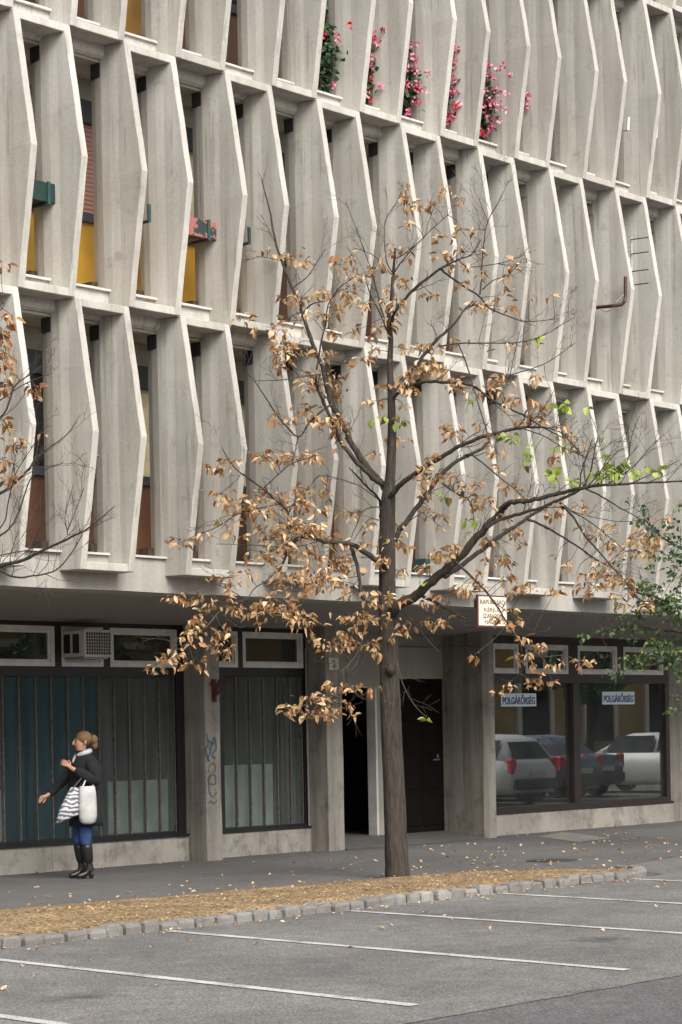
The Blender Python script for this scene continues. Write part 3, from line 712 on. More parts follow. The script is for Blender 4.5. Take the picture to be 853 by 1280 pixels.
# antenna and pipe arm
P = lambda x, y, Y=17.3: on_y(x, y, Y)
s = tag(empty('aerial', P(791, 362)), 'thin television aerial with short crossbars fixed beside the fins', 'aerial')
a, b = P(790, 366), P(790, 296)
mb = MB(); mb.tube([P(791, 372, 17.42), a, b], .012, 5); mb.build('mast', M['steel'], s)
for y in (300, 318, 340, 357):
    mb = MB(); q = P(790, y); mb.tube([q + Vector((-.03, 0, 0)), q + Vector((.02, -.26, 0))], .008, 5); mb.build('crossbar', M['black'], s)
mb = MB(); mb.tube([P(786, 330), P(786, 290)], .006, 5); mb.tube([P(789, 330), P(789, 290)], .006, 5)
for y in (296, 302, 308, 314, 320, 326): mb.tube([P(784.5, y), P(790, y)], .005, 4)
mb.build('lattice', M['steel'], s)
s = tag(empty('pipe_arm', P(760, 384)), 'red brown bent pipe arm sticking out between the fins', 'pipe')
mb = MB(); mb.tube([P(744, 384.5, 17.75), P(770, 382, 17.35), P(778, 380.5, 17.28), P(781, 377, 17.25), P(782, 371, 17.25), P(782, 346, 17.25)], .024, 8); mb.build('bent_pipe', M['redbrown'], s)
mb = MB(); mb.tube([P(750, 386, 17.6), P(757, 390, 17.5), P(763, 388, 17.4), P(770, 378, 17.3), P(780, 368, 17.25)], .006, 4); mb.build('loose_cable', M['conduit'], s)
for (x, y, lab) in ((785, 155, 'small white bracket on the upper storey near a fin edge'), (820, 165, 'thin white angled bracket on the upper storey at far right fins')):
    s = tag(empty('wall_bracket', P(x, y, 17.55)), lab, 'bracket', 'small white brackets')
    mb = MB(); q0, q1, q2 = P(x - 9, y + 9, 17.8), P(x, y + 8, 17.55), P(x + 1, y - 8, 17.55); mb.tube([q0, q1], .01, 5); mb.tube([q1, q2], .022, 6); mb.build('arm', M['white'], s)
s = tag(empty('balcony_lamp', P(742, 142, 17.75)), 'small dark lamp box on the upper storey fin', 'lamp')
q = P(742, 142, 17.75); mb = MB(); mb.box(q.x - .05, q.x + .04, q.y - .05, q.y + .05, q.z - .13, q.z + .1); mb.build('housing', M['bracket'], s)
mb = MB(); mb.box(q.x - .055, q.x - .049, q.y - .04, q.y + .04, q.z - .1, q.z + .0); mb.build('cover', M['curtain'], s)

# ------------------------------------------------------------------ leaves
def leaf(mb, p, d, n, L, Wd, curl, fold, mi):
    d = d.normalized(); s_ = d.cross(n)
    if s_.length < 1e-4: s_ = d.cross(Vector((.3, .5, .8)))
    s_.normalize(); n = s_.cross(d).normalized()
    rows = []
    for t, wv in ((0, .0), (.28, .5), (.62, .42), (1, 0)):
        ang = curl * t; c = p + d * (L * t * (1 - .12 * abs(curl) * t)) - n * (L * math.sin(ang) * t * .5)
        rows.append((c, wv))
    vs = [rows[0][0]]
    for c, wv in rows[1:3]:
        h = n * (Wd * wv * fold); vs += [c + s_ * (Wd * wv * (1 - .35 * fold)) + h, c, c - s_ * (Wd * wv * (1 - .35 * fold)) + h]
    vs.append(rows[3][0])
    mb.add(vs, [(0, 1, 2), (0, 2, 3), (1, 4, 5, 2), (2, 5, 6, 3), (4, 7, 5), (5, 7, 6)], mi)
def rdir(r): 
    while True:
        v = Vector((r.uniform(-1, 1), r.uniform(-1, 1), r.uniform(-1, 1)))
        if .05 < v.length < 1: return v.normalized()
def catmull(P, n=5):
    Q = []
    for i in range(len(P) - 1):
        a = P[max(i - 1, 0)]; b = P[i]; c = P[i + 1]; d = P[min(i + 2, len(P) - 1)]
        for k in range(n):
            t = k / n
            Q.append(.5 * ((2 * b) + (c - a) * t + (2 * a - 5 * b + 4 * c - d) * t * t + (-a + 3 * b - 3 * c + d) * t ** 3))
    Q.append(P[-1]); return Q
class Tree:
    """limbs drawn in true space: every limb leaves the trunk's plane by its own depth"""
    def __init__(s, depth, seed): s.D = depth; s.limb = MB(); s.twig = MB(); s.leaf = MB(); s.r = random.Random(seed); s.samples = []; s.pxm = depth / FPX
    def branch(s, pts, r0, r1, d0=0.0, d1=0.0, twigs=0, gnarl=1.0, flare=False, thick=None):
        P = [at_depth(x, y, s.D + d0 + (d1 - d0) * i / max(1, len(pts) - 1)) for i, (x, y) in enumerate(pts)]
        Q = catmull(P, 5); n = len(Q); rad = []
        for i, q in enumerate(Q):
            t = i / (n - 1); r = (r0 + (r1 - r0) * t) * s.pxm * .88
            if flare and t < .06: r *= 1 + .25 * (1 - t / .06)
            rad.append(r)
            if 0 < i < n - 1: Q[i] = q + rdir(s.r) * (r * .3 * gnarl)
        big = r0 > 1.6
        (s.limb if big else s.twig).tube(Q, rad, 12 if r0 > 6 else (8 if big else 5))
        xs = catmull([Vector((x, y, 0)) for x, y in pts], 5)
        for q, x, r in zip(Q, xs, rad): s.samples.append((x.x, x.y, q, r))
        for k in range(int(twigs * 1.6 + .5)):
            i = s.r.randrange(int(n * .25), n - 1); q = Q[i]; tdir = (Q[i + 1] - Q[i]).normalized()
            d = (tdir * .8 + rdir(s.r) * .75 + Vector((0, 0, .35))).normalized()
            s.bare(q, d, s.r.uniform(.14, .45), min(rad[i] * .5, .006))
        return Q
    def bare(s, q, d, L, r):
        P = [q]; n = 5
        for k in range(n):
            d = (d + rdir(s.r) * .22 + Vector((0, 0, .05))).normalized(); P.append(P[-1] + d * (L / n))
            if k in (1, 2, 3) and L > .15 and s.r.random() < .75: s.bare(P[-1], (d + rdir(s.r) * .8).normalized(), L * s.r.uniform(.3, .55), r * .6)
        s.twig.tube(P, [max(r * (1 - .7 * k / n), .0016) for k in range(n + 1)], 4)
    def nearest(s, x, y):
        best = None; bd = 1e9
        for (a, b, q, r) in s.samples:
            dd = (a - x) ** 2 + (b - y) ** 2 + (r * 260) ** 2
            if dd < bd: bd = dd; best = (a, b, q, r)
        return best
    def cluster(s, x, y, rx, ry, n, kinds, size=1.0, droop=.6, spread=.14, wide=1.0):
        a, b, q, r = s.nearest(x, y)
        dep = (q - EYEP).dot(FW) + s.r.uniform(-spread, spread)
        c = at_depth(x, y, dep)
        L = (c - q).length
        ax = Vector((c - q)); 
        # twig from the branch through the cluster
        tips = [c]
        if n > 5:
            for k in range(1 + n // 7): tips.append(at_depth(x + s.r.uniform(-1, 1) * rx, y + s.r.uniform(-1, 1) * ry, dep + s.r.uniform(-spread, spread)))
        for k, t in enumerate(tips):
            st_ = q if k == 0 else c
            mid = (st_ + t) / 2 + rdir(s.r) * ((t - st_).length * .1) + Vector((0, 0, .02))
            s.twig.tube(catmull([st_, mid, t], 3), [max(.0022, (.0045 if k == 0 else .003) * (1 - .08 * i)) for i in range(7)], 4)
        for k in range(n):
            if s.r.random() < .7:
                t = s.r.choice(tips); f = s.r.uniform(.0, 1.0)
                base = c.lerp(t, f)
            else: base = c
            dx = s.r.gauss(0, .55) * rx * s.pxm * .9; dz = s.r.gauss(0, .55) * ry * s.pxm * .85
            p = c.lerp(base, .5) + RT * dx + UP * dz + FW * s.r.uniform(-spread, spread)
            out = RT * (1 if dx > 0 else -1) * .6 + rdir(s.r) * .9 - UP * droop
            nrm = UP * .9 + rdir(s.r) * .8 - FW * .2
            sz = size * s.r.uniform(.5, 1.3)
            leaf(s.leaf, p, out, nrm, .098 * sz, s.r.uniform(.04, .064) * sz * wide, s.r.uniform(-.3, 1.7) / wide, s.r.uniform(.1, 1.2) / wide, s.r.choices(range(len(kinds)), kinds)[0])

T = Tree(24.62, 11)
B_ = T.branch
trunk = [(497, 1102), (496, 1080), (494, 1040), (491, 960), (488, 880), (486, 800), (484.7, 736), (484.8, 690), (485, 654), (486, 621), (488, 597), (490, 546), (489.5, 515), (488, 470), (487.6, 450), (489, 424), (486.5, 405), (487, 390), (489.6, 375), (491, 350), (492, 336), (494.7, 310)]
def trunk_branch():
    P = [at_depth(x, y, T.D) for x, y in trunk]; Q = catmull(P, 5); xs = catmull([Vector((x, y, 0)) for x, y in trunk], 5)
    key = [(1102, 16.6), (1080, 14.8), (1040, 14), (960, 13.4), (880, 13), (800, 11.8), (736, 10.6), (690, 10.2), (654, 10), (621, 9), (597, 6.4), (546, 5.6), (515, 5.2), (470, 4), (424, 3.1), (390, 2.6), (336, 1.7), (310, 1.1)]
    rad = []
    for v in xs:
        y = v.y
        for (y0, r0), (y1, r1) in zip(key, key[1:]):
            if y1 <= y <= y0 + 5: rad.append((r0 + (r1 - r0) * (y0 - y) / (y0 - y1)) * T.pxm); break
        else: rad.append((key[0][1] if y > 1000 else key[-1][1]) * T.pxm)
    rings = []; sides = 18
    for i, (q, r) in enumerate(zip(Q, rad)):
        ring = []
        for k in range(sides):
            a = 2 * math.pi * k / sides
            rr = r * (1 + .05 * math.sin(3 * a + i * .13) + .05 * mnoise.noise(Vector((math.cos(a) * 1.5, math.sin(a) * 1.5, i * .35))))
            ring.append(q + RT * math.cos(a) * rr + FW * math.sin(a) * rr)
        rings.append(ring)
    T.limb.loft(rings)
    # burr
    k0 = at_depth(489, 837, T.D - .12)
    T.limb.tube([k0 + Vector((0, 0, -.07)), k0 + Vector((0, 0, -.03)), k0, k0 + Vector((0, 0, .035)), k0 + Vector((0, 0, .06))], [.015, .05, .06, .045, .012], 9)
    for q, x, r in zip(Q, xs, rad): T.samples.append((x.x, x.y, q, r))
trunk_branch()
B_([(494, 310), (495.5, 323), (521, 305), (542, 284.5), (560, 269)], .9, .5, 0, -.3, 5)
B_([(491, 345), (478, 330), (465, 318), (444, 310)], .8, .4, 0, .3, 2)
B_([(491, 345), (500, 330), (521, 305)], 1.2, .8, 0, -.2, 2)
B_([(490, 340), (483, 325), (480.5, 292), (483.6, 271.6), (498.6, 248), (504, 228)], .9, .4, 0, .3, 5)
B_([(482, 402), (475, 380), (467.7, 349), (461, 328), (449.6, 297), (433, 253.5)], 1.5, .4, 0, .35, 4)
B_([(487, 420), (475, 391), (464, 370), (458, 352)], 1.5, .7, 0, -.3, 2)
B_([(488, 415), (490, 400), (495.5, 387.6), (518.7, 360.6), (549.6, 337), (573, 324.5)], 2.6, 1.5, 0, -.5, 3)
B_([(549, 337.5), (573, 324.5), (590, 318), (601, 300)], 1.3, .6, -.45, -.7, 3)
B_([(573, 324.5), (586, 333.5), (622, 329.6), (645, 323), (657, 318)], .9, .4, -.5, -.6, 4)
B_([(552, 337), (562, 345), (578, 356.7), (598.6, 369.6), (611.5, 385), (635, 395), (660.6, 402), (699, 398)], 1.7, .5, -.45, -.2, 7)
B_([(600, 368), (602, 352), (602.5, 336), (605, 305), (610, 277), (624.5, 251), (636, 225)], 1.3, .4, -.4, -.1, 7)
B_([(610, 277), (604, 262), (598.6, 248)], .7, .4, -.2, -.1, 2)
B_([(603, 362), (618, 350), (635, 344), (652, 326)], .9, .4, -.4, -.6, 3)
B_([(489, 495), (500, 478), (526, 448), (546, 425), (567, 406), (580.6, 387.6), (591, 377)], 3.4, 1.2, 0, .7, 4)
B_([(490, 500), (503, 487), (518, 480.6), (533.5, 477), (562, 478)], 2.8, 2.2, 0, -.5, 2)
B_([(562, 478), (590, 482), (611, 497), (629, 507.7), (655, 519), (675, 532), (706, 548)], 2.2, .7, -.5, -1.0, 6)
B_([(549, 433), (577, 429), (613.5, 429), (649.6, 427.7), (680.6, 418.7), (719, 395.5)], 1.4, .5, .5, 1.0, 8)
B_([(574, 431), (585, 460), (594, 491), (606, 529.6), (613.5, 555)], 1.1, .9, .6, 0, 3)
B_([(620, 487), (636.7, 470), (680.6, 455), (719, 429)], 1.1, .5, -.6, -.3, 5)
B_([(638, 468), (644, 440), (652, 406)], .7, .4, -.55, -.4, 3)
B_([(486, 625), (494, 613), (510, 599), (544, 576), (577, 556.7), (611, 544), (652, 534.8), (679, 534)], 4.6, 1.5, 0, -1.0, 6)
B_([(679, 534), (700, 540), (716, 556), (735, 575)], 1.2, .5, -1, -1.3, 5)
B_([(652, 535), (680, 545), (705, 560), (742, 575)], 1.0, .4, -.95, -1.3, 6)
B_([(488, 690), (492, 676), (499, 664), (514.8, 644), (540.6, 607.7), (562, 584), (580, 572), (603, 560.5), (613, 550)], 4.6, 1.8, 0, .7, 4)
B_([(551, 602.5), (569, 615.5), (588, 628), (593.5, 663)], 1.7, .5, .3, .6, 4)
B_([(580, 570), (592, 570), (620.6, 593.5), (644, 611.6), (655, 623)], 1.6, .7, .55, .2, 4)
B_([(551, 603), (572, 618), (579, 620.6)], 1.2, .6, .3, .4, 2)
B_([(486, 772), (494.8, 760), (520, 743), (546, 722.5), (571.6, 699), (597, 671), (623, 642.5), (633.5, 629.6)], 8.2, 4.0, 0, -.9, 2)
B_([(630, 633), (640, 628), (659, 626), (685, 620.6), (711, 614), (740, 607.7), (762, 606), (793, 604), (831.6, 602.5), (870, 601)], 3.8, .9, -.9, -1.7, 8)
B_([(556, 720), (566, 715), (597, 692), (623, 671), (649, 655), (675, 637), (705.7, 622), (731, 609)], 4.0, 1.8, -.45, .4, 4)
B_([(608, 660), (623, 650), (649, 642.5), (675, 635), (705, 622), (726, 612), (738, 590), (744, 560), (748, 545)], 3.0, .6, -.8, -1.1, 5)
for k, pts in enumerate(([(725, 613), (727, 590), (735, 565), (741, 548)], [(735, 608), (752, 588), (765, 572), (778, 560)], [(760, 605), (790, 585), (812, 560), (828, 545)], [(745, 607), (775, 582), (800, 556)], [(790, 604), (820, 590), (850, 575)], [(733, 608), (731, 580), (740, 560), (752, 548)], [(770, 604), (785, 575), (790, 545), (800, 520)])):
    B_(pts, 1.2, .4, -1.3, -1.5 + .2 * k, 4)
B_([(700, 628), (718, 648), (731, 669), (749, 689.6), (769.7, 713), (788, 733.5), (800.7, 751.5)], 2.0, .6, .2, -.2, 4)
B_([(660, 650), (671.7, 653.5), (700, 669), (728, 687), (746.5, 700), (770, 712)], 2.0, .8, 0, .4, 4)
B_([(728, 609), (749, 619), (775, 634.8), (798, 647.6), (812, 662)], 1.4, .5, -.8, -1.2, 4)
B_([(703, 630), (720, 642), (736, 651), (762, 671.6), (782.6, 689.6)], 1.3, .5, .2, .6, 4)
B_([(700, 633), (735, 645), (775, 652), (800, 650)], .8, .4, .2, .1, 4)
B_([(570, 702), (587, 718.7), (605, 736.7), (623, 760), (633.5, 778), (649, 801), (664.4, 814), (680, 824)], 2.0, .6, -.6, -.9, 3)
B_([(634, 780), (620.6, 796), (602.5, 811.5), (594, 818)], .7, .4, -.8, -.9, 0)
B_([(645, 795), (651.5, 810), (653, 824.4), (651.5, 840), (641, 850)], .8, .4, -.8, -.7, 2)
B_([(680, 822), (705.7, 819), (721, 827), (735, 834)], .7, .4, -.9, -1.0, 0)
B_([(622, 755), (640, 770), (660, 785), (668, 790)], .7, .4, -.7, -.6, 2)
B_([(522, 742), (540.6, 751), (558.7, 761), (582, 774)], 2.6, 1.3, -.1, -.5, 2)
B_([(505, 765), (518, 778), (536, 801), (551.5, 816.7)], .8, .4, -.1, -.4, 0)
B_([(496, 825), (498.6, 837), (505, 858), (518, 881), (533.5, 896.7)], 1.1, .5, -.15, -.4, 4)
B_([(497, 775), (520, 776), (540, 774), (557, 776)], .8, .4, -.1, -.5, 0)
B_([(486, 628), (481, 610), (463, 589.6), (445, 564), (433.5, 540.6), (420.6, 514.8), (413, 499), (402.5, 458), (389.6, 427), (379, 393.5), (369.6, 369.6), (354, 331), (344, 300), (338.7, 269), (331, 238), (327, 225)], 5.6, .6, 0, .9, 9)
B_([(478, 604), (466, 597), (447.7, 579), (427, 553.5), (420.6, 538), (405, 504), (397, 486), (395, 470)], 4.2, 1.5, 0, -.6, 3)
B_([(396, 462), (402.5, 424.5), (407.7, 403), (411, 380), (424, 360.6), (444, 346)], 1.4, .5, -.4, -.8, 5)
B_([(378, 393), (390, 380), (411, 375), (425, 362)], 1.3, .5, .7, .4, 3)
B_([(348, 325), (335, 322), (320.6, 320.6)], .7, .4, .85, 1, 2)
B_([(366, 360), (385, 345), (398, 325), (407, 311.6)], .9, .4, .8, .6, 3)
B_([(400, 468), (374, 471), (353.5, 475), (320, 476)], 1.1, .5, -.4, -.7, 4)
B_([(415, 505), (405, 512), (387, 527.6), (374, 546), (353.5, 527.6), (335.5, 502), (320, 478.6), (306, 462)], 1.7, .5, -.1, -.9, 5)
B_([(373, 546), (369, 566), (366, 580)], 1.0, .5, -.4, -.6, 2)
B_([(480, 660), (476, 649), (474.8, 625.7), (460.6, 610), (445, 593.5), (437, 585)], 2.6, .8, 0, .4, 4)
B_([(470, 622), (450, 608), (437, 602.5), (419, 597), (400, 594)], .8, .4, .2, .6, 4)
B_([(484, 712), (481, 705.7), (463, 695), (440, 680), (406, 677), (386, 669.6), (360, 656.7)], 4.8, 1.8, 0, -.9, 3)
B_([(362, 658), (358, 637), (347.7, 628), (324.4, 607.7), (293.5, 584.5), (278, 560)], 1.9, .6, -.9, -1.2, 4)
B_([(437, 679), (447, 706), (451, 739), (458.6, 757), (466, 768)], 3.0, 1.6, -.3, -.6, 3)
B_([(466, 768), (458.6, 783), (448, 814), (435, 832), (425, 840)], 1.5, .7, -.6, -.9, 2)
B_([(429, 838), (430, 855), (426, 871), (435, 886)], 1.0, .4, -.9, -1.0, 3)
B_([(434, 834), (438, 858), (453.5, 871)], .8, .4, -.85, -.7, 2)
B_([(481, 640), (472, 633.5), (455, 638.6), (445, 659), (437, 677)], 1.1, .7, 0, -.3, 2)
B_([(482, 652), (473.5, 650), (460.6, 650), (442.5, 674.8)], 1.0, .6, 0, -.3, 2)
B_([(388, 671), (371, 673.5), (360.6, 690), (350, 712), (342.5, 727.6), (338.6, 748)], 2.3, 1.0, -.6, -1.2, 2)
B_([(352, 706), (334.8, 725), (319, 735), (309, 748), (291, 753.5), (275, 752)], 1.2, .5, -1.0, -1.5, 2)
B_([(302, 748), (293.5, 740.6), (265, 727.7)], .8, .4, -1.3, -1.5, 1)
B_([(288, 753), (273, 766), (260, 782), (244.5, 795), (226, 810), (211, 817)], 1.3, .6, -1.4, -1.9, 2)
B_([(261, 780), (265, 792), (272, 812)], .7, .4, -1.6, -1.5, 1)
B_([(235, 803), (237, 810), (240.6, 820.6)], .7, .4, -1.75, -1.8, 1)
B_([(278, 768), (290, 778), (300, 785)], .6, .4, -1.4, -1.3, 0)
B_([(350, 630), (298.6, 642.5), (273, 658), (242, 671), (218.7, 681)], 1.0, .5, -1.0, -1.5, 3)
B_([(330, 610), (347.7, 593.5), (365.7, 579), (390, 572)], .9, .5, -1.1, -1.3, 3)
B_([(400, 676), (365, 684), (311.5, 681), (270, 680)], .7, .4, -.7, -1.2, 4)
B_([(322, 606), (304, 592), (296, 600), (275, 618)], .7, .4, -1.1, -1.3, 2)

DRYC = """268,587,14,6,10;286,577,10,6,6;335,571,30,8,15;391,570,12,4,6;275,618,14,6,8;301,630,26,12,32;335,619,15,11,13;335,640,22,10,16;386,614,16,9,12;371,628,18,6,12
360,660,38,17,42;381,663,20,14,18;345,676,20,12,16;278,653,8,6,5;293,654,8,5,3;231,677,18,7,10;255,666,10,5,5;290,673,5,4,2;306,672,5,4,2;335,694,28,8,16;355,686,16,8,10;386,694,14,8,7;345,710,12,14,10;309,717,12,8,8;360,722,30,9,20;283,722,22,6,9;291,733,14,8,8;394,717,10,12,9;366,740,18,6,7
219,746,14,6,7;242,753,12,6,6;257,746,12,5,5;275,759,22,10,13;293,761,14,7,8;335,761,34,13,36;355,759,24,16,26;371,772,16,10,14;386,784,12,10,9;394,800,8,6,4;322,782,5,5,3;252,772,12,12,9;242,785,12,8,8;242,797,12,8,7;278,795,10,14,14;278,815,12,12,12;268,805,6,6,5;214,823,18,9,14;242,831,18,8,13;195,831,8,6,4;188,840,6,4,3;221,811,5,4,2
360,888,12,8,8;386,875,18,9,12;391,890,20,10,14;363,886,6,5,5;399,871,18,8,10;412,886,16,10,14;417,858,14,6,7;443,860,20,6,12;464,863,5,5,3;435,881,6,6,5;440,895,4,4,2;404,894,16,5,8
417,806,16,10,14;430,793,14,8,9;443,770,22,9,20;464,775,18,8,14;443,806,6,5,5;464,804,10,8,9;471,817,5,5,4;489.6,796,5,6,4;482,775,10,8,9;507,783,10,12,11;536,780,10,9,8;557,777,8,7,5;479,750,14,12,14;461,742,7,5,6;461,752,5,4,4;479,703,8,10,8;507.6,750,5,5,3;502,714,4,4,2;531,712,8,5,5;551,693,6,6,4;533,755,6,5,4;546,746,5,5,3;435,742,10,5,4;407,724,24,12,22;410,734,20,6,10;361,724,24,10,16;386,693,12,8,7;422,703,14,10,12;433,702,5,5,4;402,698,6,5,4;345,688,15,8,9
424,533,16,12,14;401,525,16,8,9;424,559,5,5,3;393,570,12,5,6;365,575,8,4,4;468,565,8,4,4;409,597,6,4,3;383,613,14,10,14;408,613,5,4,3;409,621,4,4,2;373,631,16,8,12;404,635,8,4,4;440,642,14,7,8;375,664,28,13,24;388,661,10,8,9;414,675,20,9,14;460,659,6,5,4;458,681,14,5,7;489,677,22,12,16;509,684,7,4,4;497,660,7,5,5;479,700,8,6,6;499,715,6,4,3;530,712,9,5,5;551,695,10,10,9;566,688,10,10,7;551,646,18,6,8;552,659,4,4,2;538,636,7,4,4;525,586,7,5,4;530,600,8,8,6;525,608,5,4,4;546,595,6,6,5;564,597,8,8,5;530,620,12,6,8;541,573,5,4,3;497,548,12,6,7;497,526,9,4,5;566,541,10,6,6;485,613,4,3,2;419,700,18,14,12;399,721,28,13,20;432,711,10,6,5
328,570,14,6,7;361,574,16,6,9;392,571,12,5,6;353.5,437,14,18,22;366,435,14,8,12;351,455,12,8,8;348,413,16,6,8;361,399,12,5,6;371.6,375,16,8,10;400,393.5,14,10,14;415,414,7,6,5;423,386,6,6,5;433.5,365,9,6,6;405,369,8,5,5;405,445,14,8,10;407.7,476,22,13,28;384.5,481,12,15,12;420.6,491.5,12,8,9;371.6,512,16,10,9;364,525,6,5,5;387,515,5,8,4;397,522,7,4,5;413,527.6,16,10,14;431,538,10,8,8;338,522,6,4,3;444,414,7,4,4;454,380.6,9,5,5;439,380,4,4,2;472,411.6,12,12,9;487.6,406,8,12,12;498,383,8,8,8;482,380,4,4,3;467,437,8,5,6;436,453,6,4,4;457,450,7,4,5;485,484,8,6,6;506,481,12,8,12;516,489,9,6,8;472,504,14,5,7;459,503,4,4,3;506,510,7,5,3;495,551,9,7,6;518.6,463,14,8,8;508,437,10,6,5;531.5,435,12,6,6;531.5,460.6,12,8,10
335,315,7,5,4;364.5,320.6,14,6,9;381,326,9,7,7;424,331,10,10,9;437,323,8,5,5;444,344,12,8,8;470,336,8,9,9;439,364,10,8,8;403,364,10,5,5;380,375,14,6,8;352,375,5,4,3;455,385,6,6,4;424,385,6,6,4;496,313,15,8,10;504,246,6,8,6;505,233,4,4,3;511.5,256,10,6,6;510,279,4,4,3;498.6,346,10,5,6;504,357,6,4,4;486,359,6,5,4;478,380,4,5,3;496,382.5,9,7,6;305,398,10,5,5;321,411,6,4,3;416,416,7,5,4
516,259,10,8,7;542,258.6,5,5,3;529,260,5,4,3;557,238,10,6,6;573,251,7,7,5;576.7,287,8,4,4;595,288,5,4,3;555,297,10,6,5;552,317,12,4,6;575,310,5,4,3;561,333.5,7,5,5;582,336,4,6,4;606,342.5,6,6,5;599,319,4,4,2;578,354,8,4,4;539,368,9,4,5;642.5,331,5,4,3;636,344,6,7,5;657,322,4,4,2;635,364,7,5,4;597,382.5,12,8,9;616.7,377,9,7,7;635,385,10,8,9;586,388,5,4,3;663,372,4,3,2;691,369,4,3,2
573.5,426,10,5,5;601,437,4,3,1;613,439,4,3,1;639,430,4,3,2;660,432,4,3,1;673,430,4,3,1;521,434,10,6,5;533.5,433,5,5,4;546,435,5,5,4;533.5,457,18,8,14;551.6,462.5,10,9,10;510,470,6,5,5;575,483,14,10,13;570,475,8,6,5;608,491,10,8,8;624,475,11,6,9;616,483,6,5,4;644,498.6,9,8,7;629,493,6,5,5;630,511,4,5,3;669,471.6,7,5,6;667.6,501,9,6,6;678,506,5,4,3;665,512,4,3,2;655,524.4,9,6,6;668,523,5,5,3;678,527,5,5,4;703.7,540,11,9,12;716.6,560.5,8,6,7;691,573,9,6,7;691,492,4,3,2;569.6,540,9,6,6;555,536,6,4,4;528,586,7,5,5;541,573,6,4,4;549,589,9,7,6;607,546,7,5,4;619,543,5,4,3;609.6,556.7,5,5,3;621,565.7,10,7,7;624,586,4,6,3;598,532,4,3,2
648.5,613,7,4,4;655,623,5,4,4;635,608,4,4,2;723,632,11,7,6;707,636,5,4,3;733,636,5,3,2;729.7,658,6,4,3;744,671,9,6,7;762,678.6,7,5,5;768.4,658,6,5,4;769.7,685,8,5,5;757,658,5,4,3;793,673.5,8,6,6;813.6,681,9,5,8;821,672,8,4,6;800,678.6,8,5,5;793,691.5,8,5,6;808,694,9,4,5;772,695,9,4,4;831.6,647.6,7,4,3;802,663,6,6,4;644.6,668,7,9,8;652,680,4,5,3;690,645,6,6,4;700,642,4,3,2;689,632,6,3,2
638,704,4,3,2;637,723,5,5,4;646,736,8,5,5;662.7,737,8,6,5;695,738.6,12,6,8;708,706,5,6,4;697,696,3,3,1;720,720,5,3,2;735,718,6,4,4;744,716,4,3,3;759,718,9,7,8;757,705,7,4,4;770,720.6,8,7,7;782.6,725.7,9,6,9;765,728,7,5,5;744,733.5,8,6,6;729.7,736,8,8,9;734,746,6,4,4;773.6,745,7,5,5;785,740,7,5,5;781,758,6,6,4;797,759,7,4,3;809.7,759,7,5,4;806,749,4,4,2;744,701,6,4,3
553.5,694,10,8,6;571.6,686,9,6,6;607.7,673.5,8,8,11;592,671,8,7,6;627,699,8,8,8;638,704,5,3,3;612,704,5,4,3;623,644,3,3,2;633,650,5,4,3;600,717,6,4,3;600,729,8,6,6;633.5,722.5,8,6,6;649,736.7,8,5,3;575.5,735,8,8,7;582,740,6,4,4;533,755,8,5,4;543,745.7,6,4,4;587,622,9,7,7;607.7,624.5,10,6,9;600,635,9,5,7;597,607.7,6,5,4;584,606,9,5,6;574,609,5,4,3;633.5,607.7,6,4,3;655,624,6,5,4
623,774,5,5,4;633,779,4,4,2;646,783,5,6,4;653,775,5,3,3;658,798.6,7,4,4;675,809,8,6,7;593.5,820.6,6,6,4;639,762,5,4,3;664,830,4,4,2;689,832,8,4,4;703,827,4,3,2;669.6,855,7,5,4;662,849,5,5,3;691.5,853,6,5,4;633.5,859,6,5,3;623,867,6,5,3;677,845,5,4,3;726,826,10,6,6;735,832,8,5,5;644,824,4,6,3;660,820,5,7,4"""
LIMC = """639,547.7,8,7,9;662.5,563,6,5,3;666,576,6,6,4;692,594,6,6,8;594,502,4,3,2;703.7,509,6,3,3;769.7,586,16,8,24;816,589.6,8,6,9;798,591,6,7,6;755,592,8,6,6;742,595,7,5,4;718,601,7,4,4;732,509,5,4,2;702.6,507,5,4,3;749,549,4,4,2;555,623,6,5,4;586,651.6,6,6,5;530,729,4,4,2;479,525,12,5,5;500,528,8,5,5;674,420,3,3,2;700,560,4,4,2;548,402,3,3,1;533,897,3,3,2"""
def clusters(txt): 
    for row in txt.replace('\n', ';').split(';'):
        if row.strip(): yield [float(q) for q in row.split(',')]
for (x, y, rx, ry, n) in clusters(DRYC):
    gsh = .22 if (x < 320 or y > 760) else .1
    T.cluster(x, y, rx, ry, int(round(n * 1.95)), [.34, .38, .22, gsh * .8, 0, 0], .92, .5, .15, 1.0)
for (x, y, rx, ry, n) in clusters(LIMC):
    T.cluster(x, y, rx, ry, int(n * 1.5), [0, 0, 0, .06, .8, .14], .95, .5, .14, 1.5)
tr = tag(empty('linden_tree', at_depth(497, 1098, 24.62)), 'slender street tree with curled brown leaves standing at the edge of the wood chip bed', 'tree')
T.limb.build('trunk', M['bark'], tr, smooth=True); T.twig.build('twigs', M['twig'], tr, smooth=True); T.leaf.build('crown', DRY + LIME, tr)

